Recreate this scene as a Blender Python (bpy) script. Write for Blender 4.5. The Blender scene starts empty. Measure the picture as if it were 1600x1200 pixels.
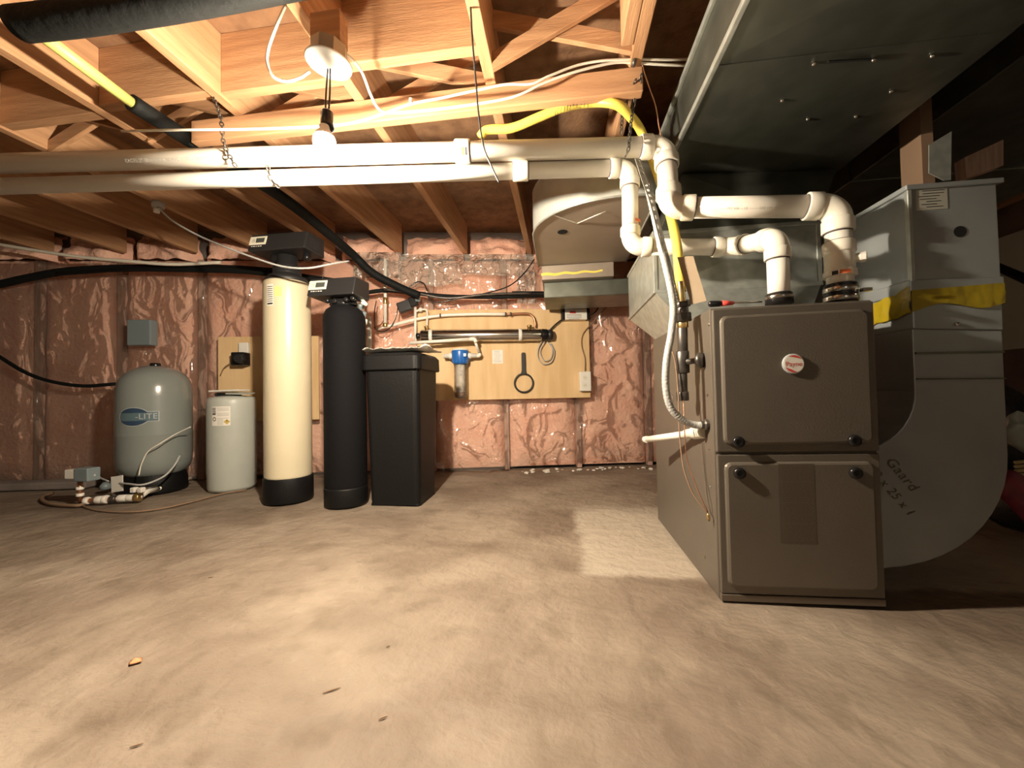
import bpy, bmesh, math, random
from mathutils import Vector, Matrix, noise
random.seed(7)
V = Vector
sc = bpy.context.scene
COL = sc.collection

# ------------------------------------------------------------------ camera, world, lights, exposure
CH = .64
ROLL, YAW, PITCH = math.radians(1.15), math.radians(7.19), math.radians(1.28)
FW = V((-math.sin(YAW)*math.cos(PITCH), math.cos(YAW)*math.cos(PITCH), math.sin(PITCH)))
R0 = V((math.cos(YAW), math.sin(YAW), 0))
U0 = R0.cross(FW)
RT = R0*math.cos(ROLL) - U0*math.sin(ROLL)
UP = U0*math.cos(ROLL) + R0*math.sin(ROLL)
CP = V((0, 0, CH))
cam_d = bpy.data.cameras.new('camera'); cam = bpy.data.objects.new('camera', cam_d); COL.objects.link(cam)
M = Matrix((RT, UP, -FW)).transposed().to_4x4(); M.translation = CP
cam.matrix_world = M
cam_d.sensor_fit = 'HORIZONTAL'; cam_d.sensor_width = 36; cam_d.lens = 36*600/1600; cam_d.clip_start = .02
sc.camera = cam
w = bpy.data.worlds.new('world'); sc.world = w; w.use_nodes = True
w.node_tree.nodes['Background'].inputs[0].default_value = (.8, .85, 1, 1)
w.node_tree.nodes['Background'].inputs[1].default_value = .05
sc.view_settings.view_transform = 'Standard'; sc.view_settings.look = 'None'
sc.view_settings.gamma = 1; sc.view_settings.use_curve_mapping = False
sc.view_settings.exposure = 2.1
BULB_STRENGTH = 1500          # the bare bulb in view
BACK_BULB_W = 1.1              # a second bare bulb, behind the photographer
BACK_BULB = V((.9, -1.5, 1.5))
ld = bpy.data.lights.new('bare_bulb_light', 'POINT'); ld.energy = BACK_BULB_W; ld.color = (1, .93, .82); ld.shadow_soft_size = .03
lo = bpy.data.objects.new('bare_bulb_light', ld); COL.objects.link(lo); lo.location = BACK_BULB + V((0, 0, -.05))

# ------------------------------------------------------------------ measuring helpers (points where sight lines meet real planes)
def ray(x, y): return FW + RT*((x-800)/600) - UP*((y-600)/600)
def P(x, y, Z): return CP + ray(x, y)*Z
def onz(x, y, z): d = ray(x, y); return CP + d*((z-CH)/d.z)
def ony(x, y, Y): d = ray(x, y); return CP + d*(Y/d.y)
def onx(x, y, X): d = ray(x, y); return CP + d*(X/d.x)
FH = V((FW.x, FW.y, 0)).normalized()
WU = (R0 + FH*.06).normalized(); WN = V((WU.y, -WU.x, 0))           # along the back wall / out of it
W0 = FH*3.18
def W(u, off, z): p = W0 + WU*u + WN*off; return V((p.x, p.y, z))
def onw(x, y, off=0):
    d = ray(x, y); t = (W0 + WN*off - CP).dot(WN)/d.dot(WN); return CP + d*t
def wcoord(p): return (p-W0).dot(WU)

# ------------------------------------------------------------------ materials
def mat(name, col, rough=.6, metal=0, var=0, scale=8, bump=0, bscale=60, stretch=(1,1,1), coat=0, col2=None, spec=.5, detail=4, emis=None, trans=0, alpha=1, bdist=.01):
    m = bpy.data.materials.new(name); m.use_nodes = True; nt = m.node_tree; b = nt.nodes['Principled BSDF']
    b.inputs['Base Color'].default_value = (*col, 1); b.inputs['Roughness'].default_value = rough; b.inputs['Metallic'].default_value = metal
    b.inputs['Coat Weight'].default_value = coat; b.inputs['Coat Roughness'].default_value = .15
    b.inputs['Specular IOR Level'].default_value = spec; b.inputs['Transmission Weight'].default_value = trans
    b.inputs['Alpha'].default_value = alpha
    if emis: b.inputs['Emission Color'].default_value = (*emis[0], 1); b.inputs['Emission Strength'].default_value = emis[1]
    tc = nt.nodes.new('ShaderNodeTexCoord'); mp = nt.nodes.new('ShaderNodeMapping'); mp.inputs['Scale'].default_value = stretch
    g = nt.nodes.new('ShaderNodeNewGeometry'); nt.links.new(g.outputs['Position'], mp.inputs['Vector'])
    if var or col2:
        n = nt.nodes.new('ShaderNodeTexNoise'); n.inputs['Scale'].default_value = scale; n.inputs['Detail'].default_value = detail
        nt.links.new(mp.outputs[0], n.inputs['Vector'])
        r = nt.nodes.new('ShaderNodeValToRGB')
        c2 = col2 or tuple(c*(1-var) for c in col); c1 = col if col2 else tuple(min(1, c*(1+var)) for c in col)
        r.color_ramp.elements[0].position = .36; r.color_ramp.elements[0].color = (*c2, 1)
        r.color_ramp.elements[1].position = .64; r.color_ramp.elements[1].color = (*c1, 1)
        nt.links.new(n.outputs['Fac'], r.inputs[0]); nt.links.new(r.outputs[0], b.inputs['Base Color'])
    if bump:
        n2 = nt.nodes.new('ShaderNodeTexNoise'); n2.inputs['Scale'].default_value = bscale; n2.inputs['Detail'].default_value = 5
        nt.links.new(mp.outputs[0], n2.inputs['Vector'])
        bp = nt.nodes.new('ShaderNodeBump'); bp.inputs['Strength'].default_value = bump; bp.inputs['Distance'].default_value = bdist
        nt.links.new(n2.outputs['Fac'], bp.inputs['Height']); nt.links.new(bp.outputs[0], b.inputs['Normal'])
    return m
def film(name, tint, gloss, rough, veil=.1, veilcol=(.8,.8,.8), st=(1,1,1), bs=.9, bd=.02, det=4, cr=.35):
    """clear polythene: mostly see-through, with a sheen and a slight milky veil"""
    m = bpy.data.materials.new(name); m.use_nodes = True; nt = m.node_tree; nt.nodes.remove(nt.nodes['Principled BSDF']); out = nt.nodes['Material Output']
    t = nt.nodes.new('ShaderNodeBsdfTransparent'); t.inputs[0].default_value = (*tint, 1)
    g = nt.nodes.new('ShaderNodeBsdfGlossy'); g.inputs['Roughness'].default_value = rough
    d = nt.nodes.new('ShaderNodeBsdfDiffuse'); d.inputs[0].default_value = (*veilcol, 1)
    geo = nt.nodes.new('ShaderNodeNewGeometry'); n2 = nt.nodes.new('ShaderNodeTexNoise'); n2.inputs['Scale'].default_value = 9; n2.inputs['Detail'].default_value = det; n2.inputs['Distortion'].default_value = 1.2
    mp = nt.nodes.new('ShaderNodeMapping'); mp.inputs['Scale'].default_value = st; nt.links.new(geo.outputs['Position'], mp.inputs[0]); nt.links.new(mp.outputs[0], n2.inputs['Vector'])
    bp = nt.nodes.new('ShaderNodeBump'); bp.inputs['Strength'].default_value = bs; bp.inputs['Distance'].default_value = bd
    sb_ = nt.nodes.new('ShaderNodeMath'); sb_.operation = 'SUBTRACT'; sb_.inputs[1].default_value = .5; nt.links.new(n2.outputs['Fac'], sb_.inputs[0])
    ab_ = nt.nodes.new('ShaderNodeMath'); ab_.operation = 'ABSOLUTE'; nt.links.new(sb_.outputs[0], ab_.inputs[0])
    mr_ = nt.nodes.new('ShaderNodeMapRange'); mr_.interpolation_type = 'SMOOTHSTEP'; mr_.inputs[1].default_value = 0; mr_.inputs[2].default_value = .05; mr_.inputs[3].default_value = cr; mr_.inputs[4].default_value = 0; nt.links.new(ab_.outputs[0], mr_.inputs[0])
    ad_ = nt.nodes.new('ShaderNodeMath'); nt.links.new(mr_.outputs[0], ad_.inputs[0]); nt.links.new(n2.outputs['Fac'], ad_.inputs[1])
    nt.links.new(ad_.outputs[0], bp.inputs['Height']); nt.links.new(bp.outputs[0], g.inputs['Normal'])
    f = nt.nodes.new('ShaderNodeFresnel'); f.inputs[0].default_value = 1.45
    nt.links.new(bp.outputs[0], f.inputs['Normal'])
    mu = nt.nodes.new('ShaderNodeMath'); mu.operation = 'MULTIPLY_ADD'; mu.inputs[1].default_value = .7; mu.inputs[2].default_value = gloss
    nt.links.new(f.outputs[0], mu.inputs[0])
    m1 = nt.nodes.new('ShaderNodeMixShader'); m1.inputs[0].default_value = veil; nt.links.new(t.outputs[0], m1.inputs[1]); nt.links.new(d.outputs[0], m1.inputs[2])
    m2 = nt.nodes.new('ShaderNodeMixShader'); nt.links.new(mu.outputs[0], m2.inputs[0]); nt.links.new(m1.outputs[0], m2.inputs[1]); nt.links.new(g.outputs[0], m2.inputs[2])
    nt.links.new(m2.outputs[0], out.inputs[0]); return m
MT = dict(
 joist_y=mat('lumber along', (.55,.315,.165), .75, var=.0, col2=(.42,.225,.11), scale=5, stretch=(9,.7,9), bump=.25, bscale=30),
 joist_x=mat('lumber across', (.55,.315,.165), .75, col2=(.42,.225,.11), scale=5, stretch=(.7,9,9), bump=.25, bscale=30),
 strap=mat('strap lumber', (.52,.29,.15), .75, col2=(.42,.22,.11), scale=5, stretch=(.7,9,9), bump=.2, bscale=30),
 osb=mat('subfloor board', (.30,.17,.09), .85, col2=(.20,.11,.06), scale=14, bump=.3, bscale=60),
 ply=mat('plywood', (.78,.56,.31), .65, col2=(.68,.46,.23), scale=2.2, stretch=(6,6,.8), bump=.1, bscale=20),
 pink=mat('pink glass wool', (1,.64,.49), .95, col2=(.97,.56,.42), scale=6, bump=.7, bscale=35, bdist=.02),
 stud=mat('stud', (.50,.34,.27), .8, var=.15, scale=8, stretch=(8,8,1)),
 sheath=mat('foundation concrete', (.25,.21,.19), .9, var=.2, scale=4, bump=.3),
 greywall=mat('pale foundation wall', (.44,.44,.36), .9, var=.06, scale=3, bump=.15, bscale=40),
 brownwall=mat('brown lower wall', (.16,.10,.08), .9, var=.2, scale=4, bump=.15),
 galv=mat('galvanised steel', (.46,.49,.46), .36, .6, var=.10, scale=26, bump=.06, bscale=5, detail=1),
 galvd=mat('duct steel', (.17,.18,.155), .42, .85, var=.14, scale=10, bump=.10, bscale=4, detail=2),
 galvg=mat('grey duct steel', (.34,.37,.385), .34, .4, var=.06, scale=6, bump=.05, bscale=4, detail=2),
 pvc=mat('white pvc', (.86,.83,.75), .32, var=.03, scale=5),
 pvchub=mat('white pvc fitting', (.84,.81,.71), .28),
 primer=mat('joint shadow cement', (.12,.10,.10), .5),
 furn=mat('furnace enamel', (.155,.135,.11), .42, .35, bump=.12, bscale=220, var=.03),
 furnd=mat('furnace enamel dark', (.16,.13,.10), .45, .3),
 black=mat('black plastic', (.006,.006,.0065), .5, spec=.25, bump=.15, bscale=150),
 blacks=mat('shiny black plastic', (.012,.012,.013), .22),
 dgrey=mat('charcoal plastic', (.02,.02,.021), .45),
 neo=mat('black tank jacket', (.005,.005,.006), .8, spec=.15, bump=.3, bscale=260),
 foam=mat('black pipe foam', (.006,.007,.007), .7, spec=.25, bump=.4, bscale=40),
 cream=mat('cream fibreglass', (.64,.575,.41), .30, var=.02, scale=6),
 grey=mat('grey tank enamel', (.23,.26,.25), .22, coat=.5, bump=.02, bscale=120),
 greytank=mat('translucent grey polyethylene', (.46,.49,.45), .4, var=.03),
 white=mat('white plastic', (.82,.80,.74), .35),
 paper=mat('white paper', (.80,.78,.72), .6),
 ltgrey=mat('light grey print', (.45,.44,.42), .6),
 ink=mat('black ink', (.03,.03,.035), .6),
 faint=mat('faded pipe print', (.38,.36,.32), .5),
 steelmark=mat('marker ink', (.10,.09,.05), .5),
 red=mat('red', (.62,.06,.05), .5), orange=mat('orange sticker', (.70,.16,.05), .5),
 blue=mat('blue plastic', (.02,.14,.50), .3), navy=mat('logo blue', (.03,.06,.11), .4), bluegrey=mat('logo grey blue', (.10,.16,.19), .4),
 silver=mat('silver print', (.42,.45,.46), .35),
 yellow=mat('yellow plastic tube', (.82,.66,.12), .4), ygreen=mat('yellow green hose', (.62,.62,.18), .45),
 tape=mat('yellow foil tape', (.36,.27,.012), .35, var=.12, scale=14, bump=.3, bscale=20),
 iron=mat('black iron pipe', (.13,.12,.11), .38, .75, var=.2, scale=40), brass=mat('brass', (.62,.45,.20), .3, .9),
 chrome=mat('stainless', (.55,.52,.49), .2, 1, var=.05, scale=20), dark=mat('dark hole', (.006,.006,.006), .9),
 copper=mat('copper pipe', (.55,.28,.17), .35, .8), cable=mat('white cable', (.78,.74,.64), .5), gcable=mat('grey conduit', (.46,.47,.46), .45, bump=.35, bscale=160),
 tan=mat('kraft tag', (.40,.31,.21), .8, var=.05), screen=mat('lcd', (.07,.08,.07), .3), cream2=mat('ivory panel', (.78,.76,.62), .4),
 gbox=mat('grey pvc box', (.20,.25,.27), .4), redbag=mat('red webbing', (.22,.025,.045), .5, var=.15, scale=30), straw=mat('straw', (.62,.48,.24), .8),
 bag=mat('black nylon', (.015,.016,.02), .45, bump=.6, bscale=30), amber=mat('hazard amber', (.55,.42,.10), .5), yel=mat('yellow sticker', (.85,.75,.25), .5),
 clear=None, bulb=mat('lit bulb glass', (1,.9,.75), .3, emis=((1,.84,.64), BULB_STRENGTH)),
 ceramic=mat('white glazed lampholder', (.88,.86,.80), .25), metalbox=mat('octagon box steel', (.38,.33,.26), .45, .6), wood2=mat('knotty brown', (.25,.16,.10), .8),
)
MT['poly'] = film('clear polythene sheet', (.99,.98,.97), .10, .09, .08, (1,.84,.72), (.62,.62,.40), 1, .05, 1.2, .05)
MT['flap'] = film('loose polythene flap', (.90,.89,.86), .05, .14, .28, (.80,.74,.66))
MT['bowl'] = film('clear filter bowl', (.93,.90,.86), .05, .1, .05)

# ------------------------------------------------------------------ mesh building
def wloc(o):
    p = V((0,0,0))
    while o: p += o.location; o = o.parent
    return p
class MB:
    def __init__(s): s.v = []; s.f = []; s.sm = []
    def add(s, vs, fs, sm=False):
        n = len(s.v); s.v += [V(v) for v in vs]
        for f in fs: s.f.append([i+n for i in f]); s.sm.append(sm)
        return s
    def box(s, a, b, mtx=None, c=None):
        a, b = V(a), V(b); vs = [V((x,y,z)) for x in (a.x,b.x) for y in (a.y,b.y) for z in (a.z,b.z)]
        if mtx: vs = [mtx @ v for v in vs]
        return s.add(vs, [(0,1,3,2),(4,6,7,5),(0,4,5,1),(2,3,7,6),(0,2,6,4),(1,5,7,3)])
    def obox(s, o, ax, ay, az):
        """box with corner o and three edge vectors"""
        o, ax, ay, az = V(o), V(ax), V(ay), V(az)
        vs = [o+ax*i+ay*j+az*k for i in (0,1) for j in (0,1) for k in (0,1)]
        fs = [(0,1,3,2),(4,6,7,5),(0,4,5,1),(2,3,7,6),(0,2,6,4),(1,5,7,3)]
        return s.add(vs, fs)
    def tube(s, pts, r, seg=12, cap=True, closed=False, sm=True):
        pts = [V(p) for p in pts]; n = len(pts); rs = r if isinstance(r, (list, tuple)) else [r]*n
        t0 = (pts[1]-pts[0]).normalized(); a = t0.orthogonal().normalized(); base = len(s.v); vs = []
        for i in range(n):
            if closed: t = (pts[(i+1) % n]-pts[i-1]).normalized()
            else: t = (pts[min(i+1, n-1)]-pts[max(i-1, 0)]).normalized()
            a = (a - t*a.dot(t)); a = a.normalized() if a.length > 1e-6 else t.orthogonal().normalized()
            b = t.cross(a)
            for k in range(seg):
                q = 2*math.pi*k/seg; vs.append(pts[i]+(a*math.cos(q)+b*math.sin(q))*rs[i])
        fs = []
        for i in range(n if closed else n-1):
            j = (i+1) % n
            for k in range(seg): fs.append((i*seg+k, i*seg+(k+1) % seg, j*seg+(k+1) % seg, j*seg+k))
        s.add(vs, fs, sm)
        if cap and not closed:
            s.f.append([base+k for k in range(seg)][::-1]); s.sm.append(False)
            s.f.append([base+(n-1)*seg+k for k in range(seg)]); s.sm.append(False)
        return s
    def lathe(s, prof, c, axis=V((0,0,1)), seg=32, sm=True):
        c = V(c); axis = V(axis).normalized(); a = axis.orthogonal().normalized(); b = axis.cross(a); vs = []; fs = []; base = len(s.v)
        for (r, h) in prof:
            for k in range(seg):
                q = 2*math.pi*k/seg; vs.append(c+axis*h+(a*math.cos(q)+b*math.sin(q))*max(r, 1e-5))
        for i in range(len(prof)-1):
            for k in range(seg): fs.append((i*seg+k, i*seg+(k+1) % seg, (i+1)*seg+(k+1) % seg, (i+1)*seg+k))
        s.add(vs, fs, sm)
        s.f.append([base+k for k in range(seg)][::-1]); s.sm.append(False)
        s.f.append([base+(len(prof)-1)*seg+k for k in range(seg)]); s.sm.append(False)
        return s
    def prism(s, poly, ext):
        poly = [V(p) for p in poly]; n = len(poly); ext = V(ext); vs = poly+[p+ext for p in poly]
        fs = [tuple(range(n))[::-1], tuple(range(n, 2*n))]+[(i, (i+1) % n, n+(i+1) % n, n+i) for i in range(n)]
        return s.add(vs, fs)
    def grid(s, fn, nu, nv, sm=True):
        vs = [fn(i/nu, j/nv) for i in range(nu+1) for j in range(nv+1)]
        return s.add(vs, [(i*(nv+1)+j, (i+1)*(nv+1)+j, (i+1)*(nv+1)+j+1, i*(nv+1)+j+1) for i in range(nu) for j in range(nv)], sm)
    def torus(s, c, R, r, ax, seg=20, rs=8, sy=1, along=None):
        ax = V(ax).normalized(); a = V(along).normalized() if along else ax.orthogonal().normalized(); b = ax.cross(a); c = V(c)
        return s.tube([c+(a*math.cos(2*math.pi*i/seg)*R*sy+b*math.sin(2*math.pi*i/seg)*R) for i in range(seg)], r, rs, closed=True)
    def build(s, name, m, parent=None, bevel=0, recalc=True, bseg=2, **tags):
        me = bpy.data.meshes.new(name)
        if parent: org = wloc(parent)
        else:
            xs = [v.x for v in s.v]; ys = [v.y for v in s.v]; zs = [v.z for v in s.v]
            org = V(((min(xs)+max(xs))/2, (min(ys)+max(ys))/2, min(zs)))
        me.from_pydata([tuple(v-org) for v in s.v], [], s.f)
        me.polygons.foreach_set('use_smooth', s.sm)
        me.validate()
        if recalc:
            bm = bmesh.new(); bm.from_mesh(me); bmesh.ops.recalc_face_normals(bm, faces=bm.faces); bm.to_mesh(me); bm.free()
        o = bpy.data.objects.new(name, me); COL.objects.link(o)
        if parent: o.parent = parent
        else: o.location = org
        if m: me.materials.append(MT[m] if isinstance(m, str) else m)
        if bevel:
            b = o.modifiers.new('bevel', 'BEVEL'); b.width = bevel; b.segments = bseg; b.limit_method = 'ANGLE'; b.angle_limit = .6
            b.harden_normals = False
        for k, v in tags.items(): o[k] = v
        return o
def thing(name, loc, label, cat, group=None):
    o = bpy.data.objects.new(name, None); COL.objects.link(o); o.location = loc; o.empty_display_size = .05
    o['label'] = label; o['category'] = cat
    if group: o['group'] = group
    return o
def tg(label, cat, group=None):
    d = dict(label=label, category=cat)
    if group: d['group'] = group
    return d
ST = dict(kind='structure')
def spline(pts, n=8):
    pts = [V(p) for p in pts]; q = [pts[0]*2-pts[1]]+pts+[pts[-1]*2-pts[-2]]; out = []
    for i in range(1, len(q)-2):
        a, b, c, d = q[i-1], q[i], q[i+1], q[i+2]
        for k in range(n):
            t = k/n; out.append(.5*((2*b)+(c-a)*t+(2*a-5*b+4*c-d)*t*t+(3*b-a-3*c+d)*t*t*t))
    out.append(pts[-1]); return out
def wire(name, pts, r, m, label=None, cat=None, parent=None, seg=8, n=8, group=None):
    mb = MB().tube(spline(pts, n), r, seg)
    return mb.build(name, m, parent, **(tg(label, cat, group) if label else {}))
def text_mesh(s, size, space=1.0):
    c = bpy.data.curves.new('t', 'FONT'); c.body = s; c.size = size; c.align_x = 'CENTER'; c.align_y = 'CENTER'; c.space_character = space
    o = bpy.data.objects.new('t', c); COL.objects.link(o); dg = bpy.context.evaluated_depsgraph_get()
    me = bpy.data.meshes.new_from_object(o.evaluated_get(dg)); vs = [v.co.copy() for v in me.vertices]; fs = [tuple(p.vertices) for p in me.polygons]
    bpy.data.objects.remove(o); bpy.data.meshes.remove(me); bpy.data.curves.remove(c)
    return vs, fs
def put_text(mb, s, size, c, ax, ay, space=1.0, shear=0):
    vs, fs = text_mesh(s, size, space); c, ax, ay = V(c), V(ax).normalized(), V(ay).normalized()
    return mb.add([c+ax*(v.x+shear*v.y)+ay*v.y for v in vs], fs)
def flat(mb, c, ax, ay, w, h):
    c, ax, ay = V(c), V(ax).normalized(), V(ay).normalized()
    return mb.add([c-ax*w/2-ay*h/2, c+ax*w/2-ay*h/2, c+ax*w/2+ay*h/2, c-ax*w/2+ay*h/2], [(0,1,2,3)])
def cyl(cx, cy, r, s, z):
    """a spot on an upright cylinder, s metres round from the side that faces the camera"""
    a0 = math.atan2(-cy, -cx); a = a0 + s/r; return V((cx+math.cos(a)*r, cy+math.sin(a)*r, z))
def nz(p, s=1, o=0): return noise.noise(V((p[0]*s+o, p[1]*s+o*1.7, p[2]*s-o)))
def rough_rock(c, r, sq=(1,1,1), seed=0, amp=.35, seg=6):
    mb = MB()
    def f(u, v):
        th = u*2*math.pi; ph = v*math.pi; d = V((math.sin(ph)*math.cos(th), math.sin(ph)*math.sin(th), math.cos(ph)))
        k = 1+amp*nz(d, 1.6, seed)*2; return V(c)+V((d.x*sq[0], d.y*sq[1], d.z*sq[2]))*r*k
    return mb.grid(f, seg*2, seg)

# ------------------------------------------------------------------ the room: floor, ceiling, walls
XL, XR, YF = -5.6, 3.0, -3.0
def floor_material():
    m = bpy.data.materials.new('poured concrete floor'); m.use_nodes = True; nt = m.node_tree; b = nt.nodes['Principled BSDF']; N = nt.nodes.new; L = nt.links.new
    g = N('ShaderNodeNewGeometry')
    def nse(sc_, det, st=(1,1,1), dist=0):
        mp = N('ShaderNodeMapping'); mp.inputs['Scale'].default_value = st; L(g.outputs['Position'], mp.inputs[0])
        n = N('ShaderNodeTexNoise'); n.inputs['Scale'].default_value = sc_; n.inputs['Detail'].default_value = det; n.inputs['Distortion'].default_value = dist; L(mp.outputs[0], n.inputs[0]); return n
    a = nse(2.2, 10, (1,1.3,1), .4); r = N('ShaderNodeValToRGB'); e = r.color_ramp.elements
    e[0].position = .36; e[0].color = (.165,.125,.093,1); e[1].position = .66; e[1].color = (.285,.232,.180,1)
    k = e.new(.5); k.color = (.218,.173,.132,1); L(a.outputs[0], r.inputs[0])
    # small dark pits
    d = nse(8, 12, (1,1,1)); r2 = N('ShaderNodeValToRGB'); r2.color_ramp.elements[0].position = .30; r2.color_ramp.elements[0].color = (.72,.70,.66,1); r2.color_ramp.elements[1].position = .46; r2.color_ramp.elements[1].color = (1,1,1,1); L(d.outputs[0], r2.inputs[0])
    mx = N('ShaderNodeMix'); mx.data_type = 'RGBA'; mx.blend_type = 'MULTIPLY'; mx.inputs[0].default_value = .8; L(r.outputs[0], mx.inputs[6]); L(r2.outputs[0], mx.inputs[7])
    # pale newer pour beside the furnace: a ragged rectangle of whiter concrete
    sp = N('ShaderNodeSeparateXYZ'); L(g.outputs['Position'], sp.inputs[0]); wob = nse(7, 4)
    def edge(out, lo, hi, soft):
        ad = N('ShaderNodeMath'); ad.operation = 'MULTIPLY_ADD'; ad.inputs[1].default_value = .12; L(wob.outputs[0], ad.inputs[0]); L(out, ad.inputs[2])
        mr = N('ShaderNodeMapRange'); mr.interpolation_type = 'SMOOTHSTEP'; mr.inputs[1].default_value = lo; mr.inputs[2].default_value = hi
        L(ad.outputs[0], mr.inputs[0]); return mr
    e1 = edge(sp.outputs[0], .10, .15, 0); e2 = edge(sp.outputs[1], 1.42, 1.46, 0); e3 = edge(sp.outputs[1], 2.35, 2.1, 0)
    mu = N('ShaderNodeMath'); mu.operation = 'MULTIPLY'; L(e1.outputs[0], mu.inputs[0]); L(e2.outputs[0], mu.inputs[1])
    mu2 = N('ShaderNodeMath'); mu2.operation = 'MULTIPLY'; L(mu.outputs[0], mu2.inputs[0]); L(e3.outputs[0], mu2.inputs[1])
    mu3 = N('ShaderNodeMath'); mu3.operation = 'MULTIPLY'; mu3.inputs[1].default_value = .75; L(mu2.outputs[0], mu3.inputs[0])
    mx2 = N('ShaderNodeMix'); mx2.data_type = 'RGBA'; L(mu3.outputs[0], mx2.inputs[0]); L(mx.outputs[2], mx2.inputs[6]); mx2.inputs[7].default_value = (.44,.385,.31,1)
    L(mx2.outputs[2], b.inputs['Base Color']); b.inputs['Roughness'].default_value = .62; b.inputs['Specular IOR Level'].default_value = .35
    n1 = nse(13, 9, (1,1.1,1), .2); n2 = nse(60, 4); ma = N('ShaderNodeMath'); ma.operation = 'MULTIPLY_ADD'; ma.inputs[1].default_value = .12; L(n2.outputs[0], ma.inputs[0]); L(n1.outputs[0], ma.inputs[2])
    bp = N('ShaderNodeBump'); bp.inputs['Strength'].default_value = .8; bp.inputs['Distance'].default_value = .022; L(ma.outputs[0], bp.inputs['Height']); L(bp.outputs[0], b.inputs['Normal'])
    return m
def floor_fn(u, v):
    x = XL+(XR-XL)*u; y = YF+(7.2)*v
    return V((x, y, -.006+.004*noise.noise(V((x*1.3, y*1.3, 0)))+.0010*noise.noise(V((x*5, y*6, 2)))))
floor = MB().grid(floor_fn, 170, 150).build('floor', floor_material(), **ST)
MB().box((XL,YF,2.03), (XR,4.2,2.06)).build('ceiling', 'osb', **ST); ceiling = bpy.data.objects['ceiling']
JZ = 1.79
jx = [-.753+.521*k for k in range(-8, 8)]
for x in jx:
    yw = (W0+WU*((x-W0.x)/WU.x)).y - .02
    if XL < x < XR-.05: MB().box((x-.02, YF+.02, JZ), (x+.02, yw, 2.03)).build('joist', 'joist_y', ceiling, bevel=.003)
def between(i): return jx[i]+.02, jx[i+1]-.02
iA = 8; iD = 7; iB = 9; iC = 10
for i, y, m in ((iD, 1.285, 1), (iA, 1.235, 1), (5, 1.30, 1), (6, 1.27, 1)):     # solid blocking between joists
    a, b = between(i); MB().box((a, y, JZ+.01), (b, y+.04, 2.03)).build('blocking', 'joist_x', ceiling, bevel=.003)
def brace(i, y, up_left=True, w=.062):
    a, b = between(i); z0, z1 = (JZ+.20, JZ+.012) if up_left else (JZ+.012, JZ+.20)
    MB().prism([(a, y, z0-w/2+.0), (b, y, z1-w/2+.03), (b, y, z1+w/2+.03), (a, y, z0+w/2)], (0, .019, 0)).build('bridging_plank', 'joist_x', ceiling, bevel=.002)
for i in (iD, iA): brace(i, 1.42, True); brace(i, 1.47, False)
brace(iB, 1.30, False); brace(iB, 1.335, True)
for i in (5, 6): brace(i, 1.42, True); brace(i, 1.45, False)
MB().box((-1.49, 1.385, JZ-.092), (.315, 1.423, JZ-.001)).build('furring_strip', 'strap', ceiling, bevel=.004)
# short hanging end of doubled joist at C and its cut end
MB().box((jx[iC]-.062, -1.2, JZ), (jx[iC]-.021, 1.30, 2.03)).build('joist', 'joist_y', ceiling, bevel=.003)

# back wall: concrete, studs, pink batts, polythene
wall = MB().obox(W(-5.6,-.13,0), WU*9.2, -WN*.1, V((0,0,2.03))).build('wall_back', 'sheath', **ST)
su = [-.05+.61*k for k in range(-9, 5)]
for u in su:
    if -5.3 < u < 3.2: MB().obox(W(u-.019,-.125,.0), WU*.038, WN*.09, V((0,0,1.76))).build('stud', 'stud', wall)
def batt(u0, u1, z0, z1, seed):
    def f(a, b):
        u = u0+(u1-u0)*a; z = z0+(z1-z0)*b; e = min(1, 6*a, 6*(1-a), 8*b+.3, 8*(1-b)+.3)
        return W(u, -.125+.105*e**.5+.022*noise.noise(V((u*5, seed, z*4)))*e, z)
    MB().grid(f, 22, 60).build('insulation_batt', 'pink', wall, recalc=False)
for k in range(len(su)-1):
    if -5.4 < su[k] < 3: batt(su[k]+.005, su[k+1]-.005, .02, 1.76, k*3.1)
def poly_fn(a, b):
    u = -5.4+8.4*a; t = max(0, min(1, (u+.35)/1.1)); zb = .015+.085*t*t*(3-2*t)+.008*math.sin(u*9)
    z = zb+(1.72-zb)*b; s = V((u*2.6+.5*z, 3.3, z*1.1)); r = 1-abs(noise.noise(s))*2
    r2 = 1-abs(noise.noise(V((u*5.1+z*2.5, 9.1, z*4.2-u)))*2); r3 = 1-abs(noise.noise(V((u*11-z*6, 4.1, z*8+u*5)))*2)
    dips = min(abs(u-q) for q in su)
    return W(u, .035+.026*r**3*(.55+.45*min(1,max(0,(u+2)/1.5)))+.016*r2**5*(.4+.6*min(1,max(0,(u+2)/1.5)))+.003*r3**5-.012*math.exp(-(dips/.03)**2), z)
MB().grid(poly_fn, 560, 130).build('vapour_barrier', 'poly', wall, recalc=False)
for x in jx:                                                                        # loose pink batts stuffed in the joist bays above the wall
    u = wcoord(V((x, (W0+WU*((x-W0.x)/WU.x)).y, 0)))
    if -4.6 < u < 1.5:
        def f(a, b, u=u):
            uu = u+.035+(.50-.03)*a; e = min(1, 5*a+.2, 5*(1-a)+.2)
            q = b*math.pi*.5
            return W(uu, -.10+.15*math.cos(q)*e+.045*noise.noise(V((uu*9, 5, b*4))), 1.735+(.22+.05*noise.noise(V((uu*6,1,1))))*math.sin(q)+.02*noise.noise(V((uu*14, 2, b*7))))
        MB().grid(f, 26, 16).build('insulation_batt', 'pink', wall, recalc=False)
MB().obox(W(-5.5,.045,0), WU*2.35, WN*.13, V((0,0,.055))).build('trim_1', 'sheath', bevel=.012, **ST)
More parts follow.
